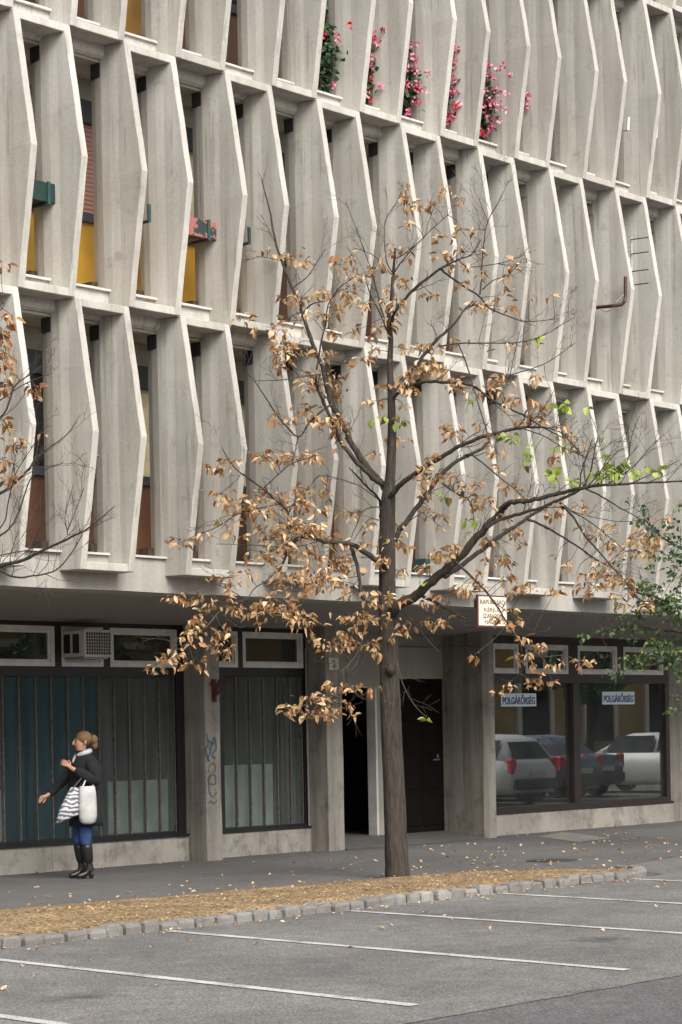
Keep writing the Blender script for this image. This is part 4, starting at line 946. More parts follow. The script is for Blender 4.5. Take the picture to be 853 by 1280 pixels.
# ---- neighbouring tree, its trunk just outside the left edge
T2 = Tree(21.6, 5); B_ = T2.branch
B_([(-150, 1130), (-150, 1000), (-148, 880), (-146, 760), (-150, 640), (-148, 520), (-150, 400), (-146, 300)], 17, 3, 0, 0, 0)
B_([(-148, 830), (-110, 790), (-60, 740), (0, 707.5), (24.4, 702), (56, 687), (90, 671), (112.5, 659), (144, 632.5)], 4.5, .5, 0, -.8, 8)
B_([(-60, 742), (-20, 705), (0, 713), (19, 721.6), (47, 719), (71, 712), (90, 690.6), (103, 668)], 2.2, .5, -.4, -.9, 7)
B_([(84, 668), (84, 662.5), (81.6, 644), (92, 606)], .8, .4, -.8, -.9, 4)
B_([(84, 665), (97.5, 632.5), (105, 610)], .7, .4, -.8, -.7, 3)
B_([(-148, 700), (-80, 660), (0, 617.5), (34, 589), (47, 570.6), (80.6, 546), (97.5, 525.6)], 3.0, .4, 0, .5, 8)
B_([(-60, 700), (0, 670), (20.6, 647.5), (37.5, 600.6), (50, 590), (80, 578)], 1.8, .4, 0, .3, 6)
B_([(-30, 690), (4, 655), (11, 625), (20.6, 591), (40, 560), (52, 542)], 1.2, .4, .1, -.3, 7)
B_([(-30, 700), (20, 690), (39, 685), (49, 659), (50.6, 619)], 1.0, .4, 0, -.4, 4)
B_([(60, 688), (60, 704), (44, 722)], .8, .4, -.6, -.8, 2)
B_([(-148, 600), (-80, 570), (-30, 545), (5, 517), (18, 484), (36, 468), (51, 445)], 2.4, .4, 0, -.3, 6)
B_([(-40, 530), (0, 500.6), (33, 479), (59, 469)], 1.2, .4, -.1, -.3, 4)
B_([(-148, 480), (-60, 440), (-10, 400), (6, 380)], 2.0, .5, 0, .2, 4)
for (x, y, rx, ry, n) in clusters("3,330,6,5,5;6.5,399,7,6,6;2,420,8,14,16;5,440,7,10,9;10,458,8,9,11;5,477.6,8,10,12;44,484,8,5,6;41,494,5,4,4;17,396,3,3,2;5.6,527,6,5,6;4,576,6,8,9;11,535,5,4,3;24,549,5,4,3;17,559,6,5,5;19,597,6,4,4;6,604,5,5,4;55,542,3,3,1;-20,450,18,40,40;-30,560,20,30,25;-60,400,30,40,40;-80,520,30,40,40;-20,380,14,20,14;-110,450,30,40,30;-40,340,20,20,14"):
    T2.cluster(x, y, rx, ry, int(n * 2.0), [.3, .12, .5, .15], .95)
tr2 = tag(empty('linden_tree', at_depth(-150, 1122, 21.6)), 'mostly bare tree reaching in from the left edge with rust brown leaves', 'tree')
T2.limb.build('trunk', M['bark'], tr2, smooth=True); T2.twig.build('twigs', M['twig'], tr2, smooth=True); T2.leaf.build('crown', DRY, tr2)
# ---- green tree at the right edge
T3 = Tree(29.5, 9); B_ = T3.branch
B_([(935, 1085), (934, 1000), (932, 900), (934, 820), (938, 740), (940, 660)], 13, 4, 0, 0, 0)
B_([(933, 880), (900, 840), (860, 826), (820, 830), (780, 838), (765, 846)], 3, .5, 0, -.5, 3)
B_([(934, 830), (890, 800), (850, 790), (820, 787), (785, 783), (726, 797)], 3, .5, 0, .4, 3)
B_([(936, 780), (890, 765), (850, 758), (815, 745), (790, 738), (775, 715)], 3, .5, 0, -.4, 4)
B_([(938, 740), (890, 700), (850, 685), (820, 665), (800, 640)], 3, .4, 0, .5, 5)
B_([(938, 730), (960, 680), (1000, 640), (1040, 620)], 4, 1, 0, .3, 4)
B_([(934, 840), (980, 790), (1030, 760), (1080, 750)], 4, 1, 0, -.5, 4)
B_([(934, 900), (890, 895), (850, 888), (838, 888)], 1.6, .5, 0, -.3, 2)
GRC = """726,797,8,4,6;769.6,771,8,4,4;783.6,784,16,6,16;751,791,16,4,9;790,802,6,5,5;803,789,12,5,10;815,797,10,10,14;818,805,11,6,12;834.5,802,12,8,14;792,825,14,6,18;798,835,9,6,9;770.5,841,12,6,12;765.5,848.6,6,4,4;811.5,821.5,12,8,16;828,818,14,8,20;844,815,12,10,24;839.5,836,9,6,10;844,825,8,6,12;841,889,8,8,9;847,874,7,6,6;849,845,6,5,5
828,756,18,12,40;815,761,11,7,18;844,752.5,12,20,40;844,770.6,12,10,22;798,766,10,7,10;810,747.6,10,8,14;801.7,728,8,6,10;808,734,7,6,10;818,736,8,5,8;775,756,5,5,4;744,718,5,4,3;773.7,703,5,4,4;815,706.6,8,6,8;844,719.7,7,6,7;843,710,10,8,10;803,650,8,6,10;813.6,660.5,10,8,14;815,671,6,5,6;804.5,634.8,4,4,4;839,655,10,12,14;849.7,634.8,6,5,5;834,671,8,5,8;847,678.6,9,9,12;813.6,691.5,7,5,6;829,694,8,5,8;845,697,9,8,12;781,626,3,2,1
870,700,16,60,70;880,800,20,50,90;905,720,30,60,110;950,690,40,60,150;1000,660,40,50,120;1040,740,50,50,130;980,780,50,40,120;930,630,30,30,70;1080,720,40,50,90"""
for (x, y, rx, ry, n) in clusters(GRC):
    T3.cluster(x, y, rx * 1.05, ry * 1.05, int(n * 2.1), [.45, .38, .17], .72, .3, .3, 1.5)
tr3 = tag(empty('leafy_tree', at_depth(935, 1078, 29.5)), 'leafy green tree reaching in from the right edge in front of the shop window', 'tree')
T3.limb.build('trunk', M['bark'], tr3, smooth=True); T3.twig.build('twigs', M['twig'], tr3, smooth=True); T3.leaf.build('crown', GREEN, tr3)

# ------------------------------------------------------------------ fallen leaves and mulch flakes
mb = MB(); r = random.Random(21)
def fallen(x, y, z=.006, s=1.0):
    a = r.uniform(0, 6.3); leaf(mb, Vector((x, y, z + .004)), Vector((math.cos(a), math.sin(a), r.uniform(-.05, .25))), Vector((r.uniform(-.3, .3), r.uniform(-.3, .3), 1)), .07 * s * r.uniform(.5, 1.2), .045 * s, r.uniform(-.8, .8), r.uniform(.1, .9), r.choices([0, 1, 2, 4], [.22, .7, .07, .01])[0])
for k in range(300):
    x = r.uniform(9, 34); y = r.gauss(16.6, 1.6)
    if y < 13.6 or y > 20.2: continue
    if bed_back(x) > y and x < 20.6: z = .06 * max(0, (1 - (y - 13.6) / 2.5)) + .03
    else: z = .004
    fallen(x, y, z)
for k in range(170): fallen(r.uniform(19.5, 31), r.triangular(14.2, 20.2, 16), .004)
for k in range(60): fallen(r.uniform(8, 23), r.triangular(8.3, 13.4, 13.3), .0)
for k in range(170): fallen(r.uniform(10, 20.5), 13.43 - abs(r.gauss(0, .13)), .0, .6)
for k in range(40): fallen(r.uniform(17, 31), r.uniform(20.1, 20.38), .004)
for k in range(420):
    x = r.uniform(9, 20.4); y = r.uniform(13.62, max(13.8, bed_back(x) - .05)); fallen(x, y, .075 * max(0, 1 - (y - 13.58) / (bed_back(x) - 13.5)) ** .7 + .014, .55)
tag(mb.build('fallen_leaves', DRY + LIME), 'fallen dry brown leaves scattered over the pavement, bed and parking bays', 'fallen leaves', kind='stuff')

# ------------------------------------------------------------------ geraniums on the top storey
def geranium(i, px, y0, y1, label, nl, nf, kinds, wid):
    x0, x1 = X0 + i * W, X0 + (i + 1) * W
    top = on_y(px, y0, 17.85); bot = on_y(px, y1, 17.85)
    s = tag(empty('geranium_plant', (top.x, 17.9, bot.z)), label, 'plant', 'geraniums hanging on the top storey')
    xa = x1 - .11
    mb = MB(); mb.box(x0 + .11, x1 - .13, 17.98, 18.16, bot.z, bot.z + .16); mb.build('flower_box', M['rustblock'], s)
    lf = MB(); sm = MB(); fl = MB(); rr = random.Random(i)
    for k in range(int(nl * 1.9)):
        t = rr.random() ** .8; z = bot.z + (top.z - bot.z) * t
        wd = wid * (.5 + .6 * math.sin(math.pi * min(1, t * 1.05 + .1)))
        q = Vector((top.x - .12 + rr.gauss(0, .1), 17.9 - abs(rr.gauss(0, wd * .55)) + .07, z + rr.uniform(-.05, .05)))
        q.x = min(q.x, xa - .02)
        leaf(lf, q, rdir(rr) + Vector((0, -.6, -.2)), rdir(rr) + Vector((-.3, -.5, .6)), .062 * rr.uniform(.7, 1.2), .07, rr.uniform(0, .6), rr.uniform(0, .3), rr.choices([0, 1], [.65, .35])[0])
    for k in range(9):
        z = bot.z + rr.uniform(.05, .9) * (top.z - bot.z); sm.tube([(min(top.x, xa) - .1, 18.0, bot.z + .14), (min(top.x, xa) - .1 + rr.uniform(-.1, .06), 17.92, (bot.z + z) / 2), (min(top.x, xa) - .1 + rr.uniform(-.12, .06), 17.86, z)], .006, 4)
    for k in range(nf):
        t = rr.random(); z = bot.z + (top.z - bot.z) * (t * 1.02); wd = wid * (.6 + .6 * math.sin(math.pi * t))
        q = Vector((min(top.x - .16 + rr.gauss(0, .09), xa - .03), 17.86 - abs(rr.gauss(0, wd * .75)), z)); mi = rr.choices([0, 1, 2], kinds)[0]
        if k % 4 == 0: q.y -= .03
        for u in range(8):
            a = rdir(rr); leaf(fl, q + a * .016, a, rdir(rr), .042, .044, .3, .2, mi)
    sm.build('stems', M['twig'], s); lf.build('foliage', GREEN, s); fl.build('blossoms', FLW, s)
geranium(6, 416, 14, 112, 'tall leafy geranium with only a few flowers, left end of the top storey', 420, 6, [.3, .3, .4], .2)
geranium(7, 469, 38, 130, 'narrow geranium with pink and pale flowers right of the leafy one', 210, 26, [.5, .3, .2], .15)
geranium(8, 520, 54, 146, 'bushy geranium with pink flowers on top and red below', 240, 26, [.55, .25, .2], .2)
geranium(9, 573, 66, 160, 'slim geranium dense with bright pink flowers above a few leaves', 110, 34, [.75, .15, .1], .17)
geranium(10, 617, 86, 174, 'broadest geranium with many pink flowers and dark leaves', 260, 46, [.6, .25, .15], .24)
geranium(11, 657, 122, 142, 'few loose pink flowers peeping past the fin, right end of the geraniums', 12, 9, [.8, .2, 0], .12)
p = on_y(122, 576, 17.9); s = tag(empty('potted_plant', p), 'small green plant with pale flowers at a lower storey fin', 'plant')
lf = MB(); fl = MB(); rr = random.Random(3)
for k in range(60): leaf(lf, p + rdir(rr) * rr.uniform(0, .09) + Vector((-.12, 0, 0)), rdir(rr), rdir(rr), .06, .05, .3, .2, rr.choice([0, 1]))
for k in range(8): leaf(fl, p + Vector((-.12, -.06, .06)) + rdir(rr) * .05, rdir(rr), rdir(rr), .03, .03, .3, .2, 1)
lf.build('foliage', GREEN, s); fl.build('blossoms', FLW, s)
mb = MB(); mb.box(p.x - .2, p.x - .02, 17.9, 18.08, p.z - .2, p.z - .06); mb.build('pot', M['rustblock'], s)

# ------------------------------------------------------------------ the woman on the pavement
WO = Vector((17.36, 19.07, 0)); WFv = Vector((-.914, .405, 0)).normalized(); WL = Vector((-WFv.y, WFv.x, 0))
def wl(f, l, u): return WO + WFv * f + WL * l + UP * u
def skin(name, V, E, mat, parent, root, sub=2):
    names = list(V); me = bpy.data.meshes.new(name); og = origin(parent)
    me.from_pydata([wl(*V[n][:3]) - og for n in names], [(names.index(a), names.index(b)) for a, b in E], [])
    me.materials.append(mat)
    o = bpy.data.objects.new(name, me); col.objects.link(o); o.parent = parent
    sk = o.modifiers.new('skin', 'SKIN'); sk.use_smooth_shade = True; sk.branch_smoothing = .4
    for n, d in zip(names, me.skin_vertices[0].data):
        rr = V[n][3]; d.radius = rr if isinstance(rr, tuple) else (rr, rr); d.use_root = (n == root)
    ss = o.modifiers.new('subd', 'SUBSURF'); ss.levels = sub; ss.render_levels = sub
    dg = bpy.context.evaluated_depsgraph_get(); m2 = bpy.data.meshes.new_from_object(o.evaluated_get(dg))
    o.modifiers.clear(); o.data = m2
    for p in m2.polygons: p.use_smooth = True
    return o
woman = tag(empty('person', WO), 'woman walking past teal shop glass in dark coat, jeans and boots, carrying two bags', 'person')
M['skin'] = plain('skin', (.5, .26, .18), .55, .12, 8); M['coat'] = plain('black_wool_coat', (.012, .012, .0135), .95, .4, 25, bumpy=.3)
M['jeans'] = plain('blue_denim', (.03, .065, .19), .85, .35, 18); M['boot'] = plain('black_leather', (.012, .01, .01), .4, .3, 20)
M['hair'] = plain('dark_blond_hair', (.19, .105, .045), .7, .5, 45, bumpy=.6, bscale=70); M['scarf'] = plain('white_knit', (.55, .54, .52), .9, .2, 30); M['bag'] = plain('white_canvas', (.5, .49, .48), .9, .25, 9)
def hand(V, E, pre, wrist, dirf, side, palm_r=.026):
    """palm, four fingers and a thumb as chains rooted inside the palm"""
    w0 = Vector(wrist); d = Vector(dirf).normalized(); s_ = Vector(side).normalized(); n = d.cross(s_).normalized()
    pm = w0 + d * .055; V[pre + 'palm'] = (*pm, (palm_r, palm_r * .8)); E.append((pre + 'wrist', pre + 'palm'))
    for k, (o_, L) in enumerate(((-.027, .066), (-.009, .075), (.009, .07), (.026, .055))):
        b = pm + s_ * o_ + d * .03; c = b + d * L * .5 - n * .008; e = c + d * L * .35 - n * .03
        for q, nm, rr in ((b, 'a', .0095), (c, 'b', .009), (e, 'c', .0075)): V[f'{pre}f{k}{nm}'] = (*q, rr)
        E += [(pre + 'palm', f'{pre}f{k}a'), (f'{pre}f{k}a', f'{pre}f{k}b'), (f'{pre}f{k}b', f'{pre}f{k}c')]
    a = pm - s_ * .03 - d * .018; b = a - s_ * .022 + d * .026 - n * .008; c = b + d * .028 - n * .012
    for q, nm, rr in ((a, 'a', .011), (b, 'b', .0105), (c, 'c', .009)): V[f'{pre}t{nm}'] = (*q, rr)
    E += [(pre + 'palm', pre + 'ta'), (pre + 'ta', pre + 'tb'), (pre + 'tb', pre + 'tc')]
RW = (.36, -.2, .965); LW = (.19, .15, 1.265)
V = {'pelvis': (0, 0, .92, (.125, .11)), 'belly': (0, 0, 1.05, (.11, .1)), 'chest': (-.01, 0, 1.25, (.125, .1)), 'neckb': (-.005, 0, 1.385, .06), 'neck': (.015, 0, 1.435, .05), 'jaw': (.035, 0, 1.5, (.062, .066)), 'face': (.03, 0, 1.555, (.076, .088)), 'skull': (.012, 0, 1.605, (.074, .086)),
     'rsh': (.02, -.165, 1.34, .055), 'rel': (.17, -.215, 1.13, .042), 'Rwrist': (*RW, .025), 'lsh': (-.03, .165, 1.34, .055), 'lel': (-.08, .235, 1.11, .044), 'Lwrist': (*LW, .026),
     'rhip': (0, -.085, .86, .085), 'rkn': (.05, -.078, .48, .055), 'rank': (.015, -.077, .14, .03),
     'lhip': (0, .085, .86, .085), 'lkn': (.02, .075, .47, .055), 'lank': (-.025, .078, .14, .03)}
E = [('pelvis', 'belly'), ('belly', 'chest'), ('chest', 'neckb'), ('neckb', 'neck'), ('neck', 'jaw'), ('jaw', 'face'), ('face', 'skull'), ('chest', 'rsh'), ('rsh', 'rel'), ('rel', 'Rwrist'), ('chest', 'lsh'), ('lsh', 'lel'), ('lel', 'Lwrist'),
     ('pelvis', 'rhip'), ('rhip', 'rkn'), ('rkn', 'rank'), ('pelvis', 'lhip'), ('lhip', 'lkn'), ('lkn', 'lank')]
hand(V, E, 'R', RW, (.8, .05, -.35), (.1, .3, 1)); hand(V, E, 'L', LW, (.6, -.25, .5), (.5, .1, -.6))
skin('body', V, E, M['skin'], woman, 'pelvis')
# face
mb = MB()
mb.tube([wl(.098, 0, 1.585), wl(.118, 0, 1.553), wl(.122, 0, 1.54), wl(.1, 0, 1.53)], [.008, .012, .016, .008], 6); mb.build('nose', M['skin'], woman, smooth=True)
for s_ in (-1, 1):
    mb = MB(); mb.tube([wl(.09, s_ * .032 - .012, 1.576), wl(.094, s_ * .032, 1.577), wl(.09, s_ * .032 + .012, 1.576)], [.004, .009, .004], 6); mb.build('eye', M['ink'], woman, smooth=True)
    mb = MB(); mb.tube([wl(.088, s_ * .03 - .018, 1.597), wl(.096, s_ * .03, 1.601), wl(.086, s_ * .03 + .02, 1.596)], [.003, .005, .003], 5); mb.build('eyebrow', M['hair'], woman)
    mb = MB(); mb.tube([wl(.01, s_ * .088, 1.53), wl(.005, s_ * .096, 1.55), wl(.0, s_ * .09, 1.578)], [.008, .014, .01], 6); mb.build('ear', M['skin'], woman, smooth=True)
mb = MB(); mb.tube([wl(.088, -.022, 1.508), wl(.1, 0, 1.51), wl(.088, .022, 1.508)], [.003, .008, .003], 6); mb.build('mouth', plain('lips', (.36, .1, .09), .5, .1), woman, smooth=True)
# hair swept back into a ponytail
def ellipsoid(mb, c, r, nu=10, nv=16, seed=0, amp=.0):
    rings = []
    for i in range(1, nu):
        t = math.pi * i / nu; ring = []
        for k in range(nv):
            a = 2 * math.pi * k / nv; w_ = 1 + amp * mnoise.noise(Vector((math.cos(a) * 2 + seed, math.sin(a) * 2, t * 3)))
            ring.append(wl(c[0] + r[0] * math.sin(t) * math.cos(a) * w_, c[1] + r[1] * math.sin(t) * math.sin(a) * w_, c[2] + r[2] * math.cos(t) * w_))
        rings.append(ring)
    mb.loft(rings)
mb = MB(); ellipsoid(mb, (-.012, 0, 1.6), (.1, .097, .088), seed=1, amp=.1); hr = mb.build('hair', M['hair'], woman, smooth=True)
mb = MB(); ellipsoid(mb, (-.125, 0, 1.585), (.052, .05, .058), 8, 12, 3, .2); mb.build('ponytail', M['hair'], hr, smooth=True)
mb = MB(); ellipsoid(mb, (-.14, 0, 1.53), (.035, .034, .06), 8, 12, 6, .2); mb.build('ponytail', M['hair'], hr, smooth=True)
# coat: lofted body plus sleeves
mb = MB(); rings = []; rr = random.Random(4)
for (u, f, fr_, lr_) in ((.60, -.02, .185, .225), (.68, -.02, .185, .225), (.8, -.015, .18, .22), (.92, -.01, .17, .215), (1.05, -.01, .16, .2), (1.16, -.01, .165, .2), (1.27, -.015, .16, .205), (1.34, -.02, .135, .2), (1.385, -.015, .105, .15), (1.425, -.01, .088, .092), (1.465, -.015, .085, .085)):
    rings.append([wl(f + fr_ * 1.08 * math.cos(a) + .013 * math.sin(5 * a + u * 9) + .012 * mnoise.noise(Vector((math.cos(a) * 3, math.sin(a) * 3, u * 5))), lr_ * math.sin(a) * (1 - .1 * abs(math.cos(a))), u) for a in [2 * math.pi * k / 20 for k in range(20)]])
mb.loft(rings); coat = mb.build('coat', M['coat'], woman, smooth=True)
V = {'c': (-.01, -.1, 1.31, .075), 's': (.02, -.185, 1.325, .08), 'e': (.17, -.23, 1.125, .068), 'w': (.33, -.205, .985, .048), 'x': (.355, -.2, .968, .047)}
skin('sleeve', V, [('c', 's'), ('s', 'e'), ('e', 'w'), ('w', 'x')], M['coat'], coat, 'c')
V = {'c': (-.02, .1, 1.31, .075), 's': (-.03, .19, 1.32, .085), 'e': (-.085, .245, 1.1, .086), 'f': (.05, .205, 1.18, .07), 'w': (.165, .16, 1.25, .052)}
skin('sleeve', V, [('c', 's'), ('s', 'e'), ('e', 'f'), ('f', 'w')], M['coat'], coat, 'c')
V = {'a': (-.085, 0, 1.46, .028), 'b': (-.05, -.08, 1.45, .03), 'c': (.03, -.09, 1.425, .032), 'd': (.09, -.02, 1.39, .034), 'e': (.115, .01, 1.31, .036), 'f': (.03, .09, 1.43, .03), 'g': (-.05, .08, 1.452, .03)}
skin('scarf', V, [('a', 'b'), ('b', 'c'), ('c', 'd'), ('d', 'e'), ('d', 'f'), ('f', 'g'), ('g', 'a')], M['scarf'], woman, 'd')
for s_, hip, kn, an in ((-1, (0, -.085, .72), (.05, -.078, .47), (.05, -.077, .36)), (1, (0, .085, .72), (.02, .08, .46), (.01, .078, .36))):
    V = {'a': (*hip, .092), 'b': (kn[0], kn[1], .56, .082), 'c': (*kn, .074), 'd': (*an, .066)}
    skin('trouser_leg', V, [('a', 'b'), ('b', 'c'), ('c', 'd')], M['jeans'], woman, 'a')
    bx = an[0]; by = an[1]
    V = {'a': (bx, by, .41, .073), 'b': (bx - .015, by, .27, .064), 'c': (bx - .035, by, .14, .05), 'd': (bx - .045, by, .07, .047), 'e': (bx + .04, by, .045, (.042, .04)), 'f': (bx + .125, by, .032, (.038, .028)), 'g': (bx - .052, by, .055, .034)}
    bt = skin('boot', V, [('a', 'b'), ('b', 'c'), ('c', 'd'), ('d', 'e'), ('e', 'f'), ('d', 'g')], M['boot'], woman, 'c')
    mb = MB(); mb.tube([wl(bx - .055, by, 0), wl(bx - .052, by, .05)], [.02, .03], 8); mb.build('heel', M['boot'], bt)
# bags
def zebra():
    m, nt, b, out = node_mat('zebra_print')
    wv = nt.nodes.new('ShaderNodeTexWave'); wv.bands_direction = 'Z'; wv.inputs['Scale'].default_value = 6.5; wv.inputs['Distortion'].default_value = 7; wv.inputs['Detail'].default_value = 2; wv.inputs['Detail Scale'].default_value = 1.6
    nt.links.new(coords(nt), wv.inputs['Vector'])
    nt.links.new(ramp(nt, wv.outputs[0], [(.36, (.09, .09, .095, 1)), (.6, (.5, .5, .53, 1))]), b.inputs['Base Color']); b.inputs['Roughness'].default_value = .4
    return m
s = tag(empty('shopping_bag', wl(.23, .2, .68)), 'zebra striped shopping bag hanging from the walking person', 'bag')
mb = MB(); rings = []
for (u, f, hw, hd) in ((.70, .255, .15, .05), (.72, .255, .155, .06), (.82, .23, .125, .055), (.94, .2, .085, .04), (1.05, .165, .05, .02)):
    rings.append([wl(f + hw * q + .01 * rr.uniform(-1, 1), .2 + hd * t, u + (-.05 * q if u < .75 else 0)) for q, t in ((-1, -.6), (-.5, -1), (.5, -1), (1, -.6), (1, .6), (.5, 1), (-.5, 1), (-1, .6))])
mb.loft(rings); mb.build('bag_body', zebra(), s, smooth=True)
mb = MB(); mb.tube([wl(.12, .19, 1.04), wl(.05, .16, 1.17), wl(.0, .16, 1.24), wl(.1, .22, 1.15), wl(.2, .21, 1.04)], .012, 5); mb.build('bag_handle', M['boot'], s)
s = tag(empty('shopping_bag', wl(.02, .25, .64)), 'plain white bag hanging at the side of the walking person', 'bag')
mb = MB(); rings = []
for (u, hw, hd) in ((.63, .04, .03), (.655, .085, .05), (.72, .1, .06), (.85, .1, .055), (.98, .095, .045), (1.06, .085, .03)):
    rings.append([wl(.045 + hw * q, .255 + hd * t, u) for q, t in ((-1, -.5), (-.6, -1), (.6, -1), (1, -.5), (1, .5), (.6, 1), (-.6, 1), (-1, .5))])
mb.loft(rings); mb.build('bag_body', M['bag'], s, smooth=True)
mb = MB(); mb.tube([wl(-.02, .25, 1.05), wl(-.05, .25, 1.17), wl(-.02, .19, 1.25), wl(.04, .24, 1.17), wl(.1, .25, 1.05)], .011, 5); mb.build('bag_handle', M['scarf'], s)

# ------------------------------------------------------------------ cars parked further along (seen mirrored in the shop window) and the street behind the viewer
def car(x, y, paint, label, saloon=False, rz=0.0):
    root = tag(empty('parked_car', (0, 0, 0)), label, 'car', 'cars parked nose out along the street')
    mb = MB(); rings = []
    S = [(-2.08, .45, .78, .70), (-2.0, .28, .92, .80), (-1.5, .22, .95, .85), (-.5, .2, .95, .87), (.6, .2, .95, .87), (1.3, .22, .93, .85), (1.85, .26, .82, .80), (2.1, .38, .68, .66)]
    for (yy, zl, zb, hw) in S:
        rings.append([(-hw * .9, yy, zl), (-hw, yy, zl + .12), (-hw, yy, (zl + zb) / 2 + .08), (-hw * .95, yy, zb), (-hw * .6, yy, zb + .03), (hw * .6, yy, zb + .03), (hw * .95, yy, zb), (hw, yy, (zl + zb) / 2 + .08), (hw, yy, zl + .12), (hw * .9, yy, zl)])
    mb.loft(rings); body = mb.build('body', paint, root, smooth=True)
    G = [(-1.98, .93, .74), (-1.72, 1.36, .60), (-1.3, 1.46, .58), (-.2, 1.5, .59), (.35, 1.42, .58), (1.05, .95, .76)] if not saloon else [(-1.35, .94, .76), (-.8, 1.36, .6), (-.3, 1.43, .58), (.2, 1.42, .58), (.45, 1.36, .58), (1.2, .94, .76)]
    mb = MB(); rings = []
    for (yy, zt, hw) in G: rings.append([(-.78, yy, .9), (-hw - .03, yy, max(.92, zt - .07)), (-hw + .08, yy, zt), (hw - .08, yy, zt), (hw + .03, yy, max(.92, zt - .07)), (.78, yy, .9)])
    mb.loft(rings); mb.build('roof', paint, root, smooth=True)
    def quad(name, q, mat):
        m_ = MB(); m_.add(q, [tuple(range(len(q)))]); return m_.build(name, mat, root)
    y0, y1 = G[1][0], G[-2][0]
    for s_ in (-1, 1):
        for (a, b, c, d) in ((y0 + .12, -.62, -.62, y0 + .02), (-.5, y1 + .42, y1 + .12, -.5)):
            quad('side_window', [(s_ * .80, a, .97), (s_ * .80, b, .97), (s_ * .66, c, 1.36), (s_ * .66, d, 1.36)], M['carglass'])
    (ya, za, ha), (yb, zb_, hb) = G[0], G[1]
    quad('rear_window', [(-.64, ya - .005, .98), (.64, ya - .005, .98), (.52, yb - .03, zb_ - .04), (-.52, yb - .03, zb_ - .04)], M['carglass'])
    (ya, za, ha), (yb, zb_, hb) = G[-1], G[-2]
    quad('windscreen', [(-.66, ya - .04, .99), (.66, ya - .04, .99), (.54, yb + .05, zb_ - .03), (-.54, yb + .05, zb_ - .03)], M['carglass'])
    for s_ in (-1, 1):
        m_ = MB(); m_.box(min(s_ * .62, s_ * .8), max(s_ * .62, s_ * .8), -2.07, -1.93, .66, .98); m_.build('tail_light', FLW[2], root, bevel=.03)
        m_ = MB(); m_.box(min(s_ * .42, s_ * .68), max(s_ * .42, s_ * .68), 1.98, 2.1, .58, .72); m_.build('headlight', M['white'], root, bevel=.03)
        for yy in (-1.3, 1.3):
            m_ = MB(); m_.tube([(s_ * .66, yy, .31), (s_ * .7, yy, .31), (s_ * .83, yy, .31), (s_ * .875, yy, .31)], [.29, .315, .315, .28], 20); wh = m_.build('wheel', M['boot'], root)
            m_ = MB(); m_.tube([(s_ * .87, yy, .31), (s_ * .882, yy, .31)], [.2, .18], 12); m_.build('rim', M['steel'], wh)
        m_ = MB(); m_.box(min(s_ * .86, s_ * 1.0), max(s_ * .86, s_ * 1.0), .72, .84, .93, 1.05); m_.build('mirror', paint, root, bevel=.02)
    m_ = MB(); m_.box(-.72, .72, -2.14, -2.0, .34, .56); m_.build('rear_bumper', M['rail'], root, bevel=.03)
    m_ = MB(); m_.box(-.26, .26, -2.155, -2.13, .6, .71); m_.build('number_plate', M['plate'], root)
    root.location = (x, y, -.004); root.rotation_euler = (0, 0, rz)
    return root
def paint(n, c): 
    m = plain(n, c, .25, .05); return m
car(37.3, 11.7, paint('white_car_paint', (.72, .73, .73)), 'white hatchback parked nose out, mirrored beside the column in the shop window', False, R(180))
car(39.7, 11.2, paint('silver_car_paint', (.1, .13, .2)), 'dark blue grey saloon parked next to the white hatchback in the window reflection', True, R(180))
car(45.3, 11.4, paint('white_car_paint', (.72, .73, .73)), 'white saloon parked with a gap after the blue one, mirrored in the wide pane', True, R(180))
car(42.0, 10.2, paint('blue_car_paint', (.05, .075, .16)), 'blue saloon parked farther out than its neighbours, mirrored behind the window mullion', True, R(180))
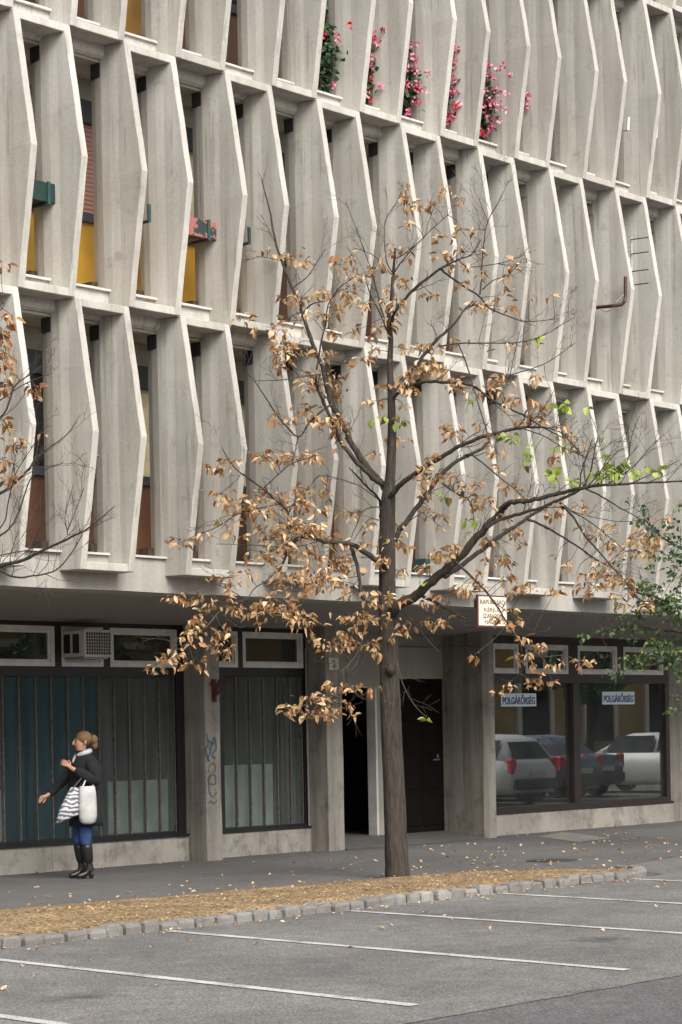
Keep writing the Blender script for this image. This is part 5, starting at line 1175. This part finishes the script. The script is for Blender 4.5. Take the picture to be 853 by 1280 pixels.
# building across the street, behind the viewer
ob = tag(empty('townhouse', (40, -15, 0)), 'low ochre plastered house across the street seen only as reflections in the glass', 'building')
M['ochre'] = plain('ochre_plaster', (.42, .27, .09), .9, .25, .8); M['stone'] = plain('grey_stone', (.2, .19, .175), .9, .25, 1.5)
mb = MB(); mb.box(-10, 100, -26, -15, 0, 5.2); mb.build('wall', M['ochre'], ob)
mb = MB(); mb.box(-10, 100, -15.1, -14.9, 0, .8); mb.build('base_course', M['stone'], ob)
mb = MB(); mb.box(-10.2, 100.2, -26.2, -14.6, 5.2, 5.6); mb.build('cornice', M['stone'], ob)
for k in range(22):
    x = -6 + 4.8 * k
    mb = MB(); mb.box(x, x + 2.0, -14.99, -14.93, .9, 3.4); mb.tube([(x + 1, -14.99, 3.4), (x + 1, -14.93, 3.4)], 1.0, 24); wq = mb.build('window', M['glass'], ob)
    mb = MB(); mb.box(x - .3, x - .02, -15.0, -14.85, .8, 3.6); mb.box(x + 2.02, x + 2.3, -15.0, -14.85, .8, 3.6); mb.box(x - .4, x + 2.4, -15.0, -14.8, 4.5, 4.75); mb.build('surround', M['signcream'], ob)
# clipped street trees on that side, also only mirrored
for k, (x, y) in enumerate(((33, -9.5), (45, -9), (58, -9.5), (72, -9))):
    lm = MB(); lf = MB(); rr = random.Random(90 + k)
    lm.tube([(x, y, 0), (x + .1, y, 1.4), (x - .05, y + .1, 2.8), (x + .1, y, 4.4)], [.2, .15, .12, .05], 9)
    for q in range(7):
        a_ = rr.uniform(0, 6.28); lm.tube([(x, y, 2.2 + q * .3), (x + 1.1 * math.cos(a_), y + 1.1 * math.sin(a_), 3.2 + q * .3)], [.05, .015], 5)
    for q in range(1500):
        d = rdir(rr) * rr.uniform(.5, 1) ** .5; p = Vector((x, y, 3.9)) + Vector((d.x * 1.7, d.y * 1.7, d.z * 1.5))
        leaf(lf, p, rdir(rr), rdir(rr), .22, .18, .4, .2, rr.choice([0, 1]))
    t_ = tag(empty('street_tree', (x, y, 0)), 'small round green tree on the far side of the street, seen only mirrored in glass', 'tree', 'mirrored trees across the street')
    lm.build('trunk', M['bark'], t_, smooth=True); lf.build('crown', GREEN[:2], t_)
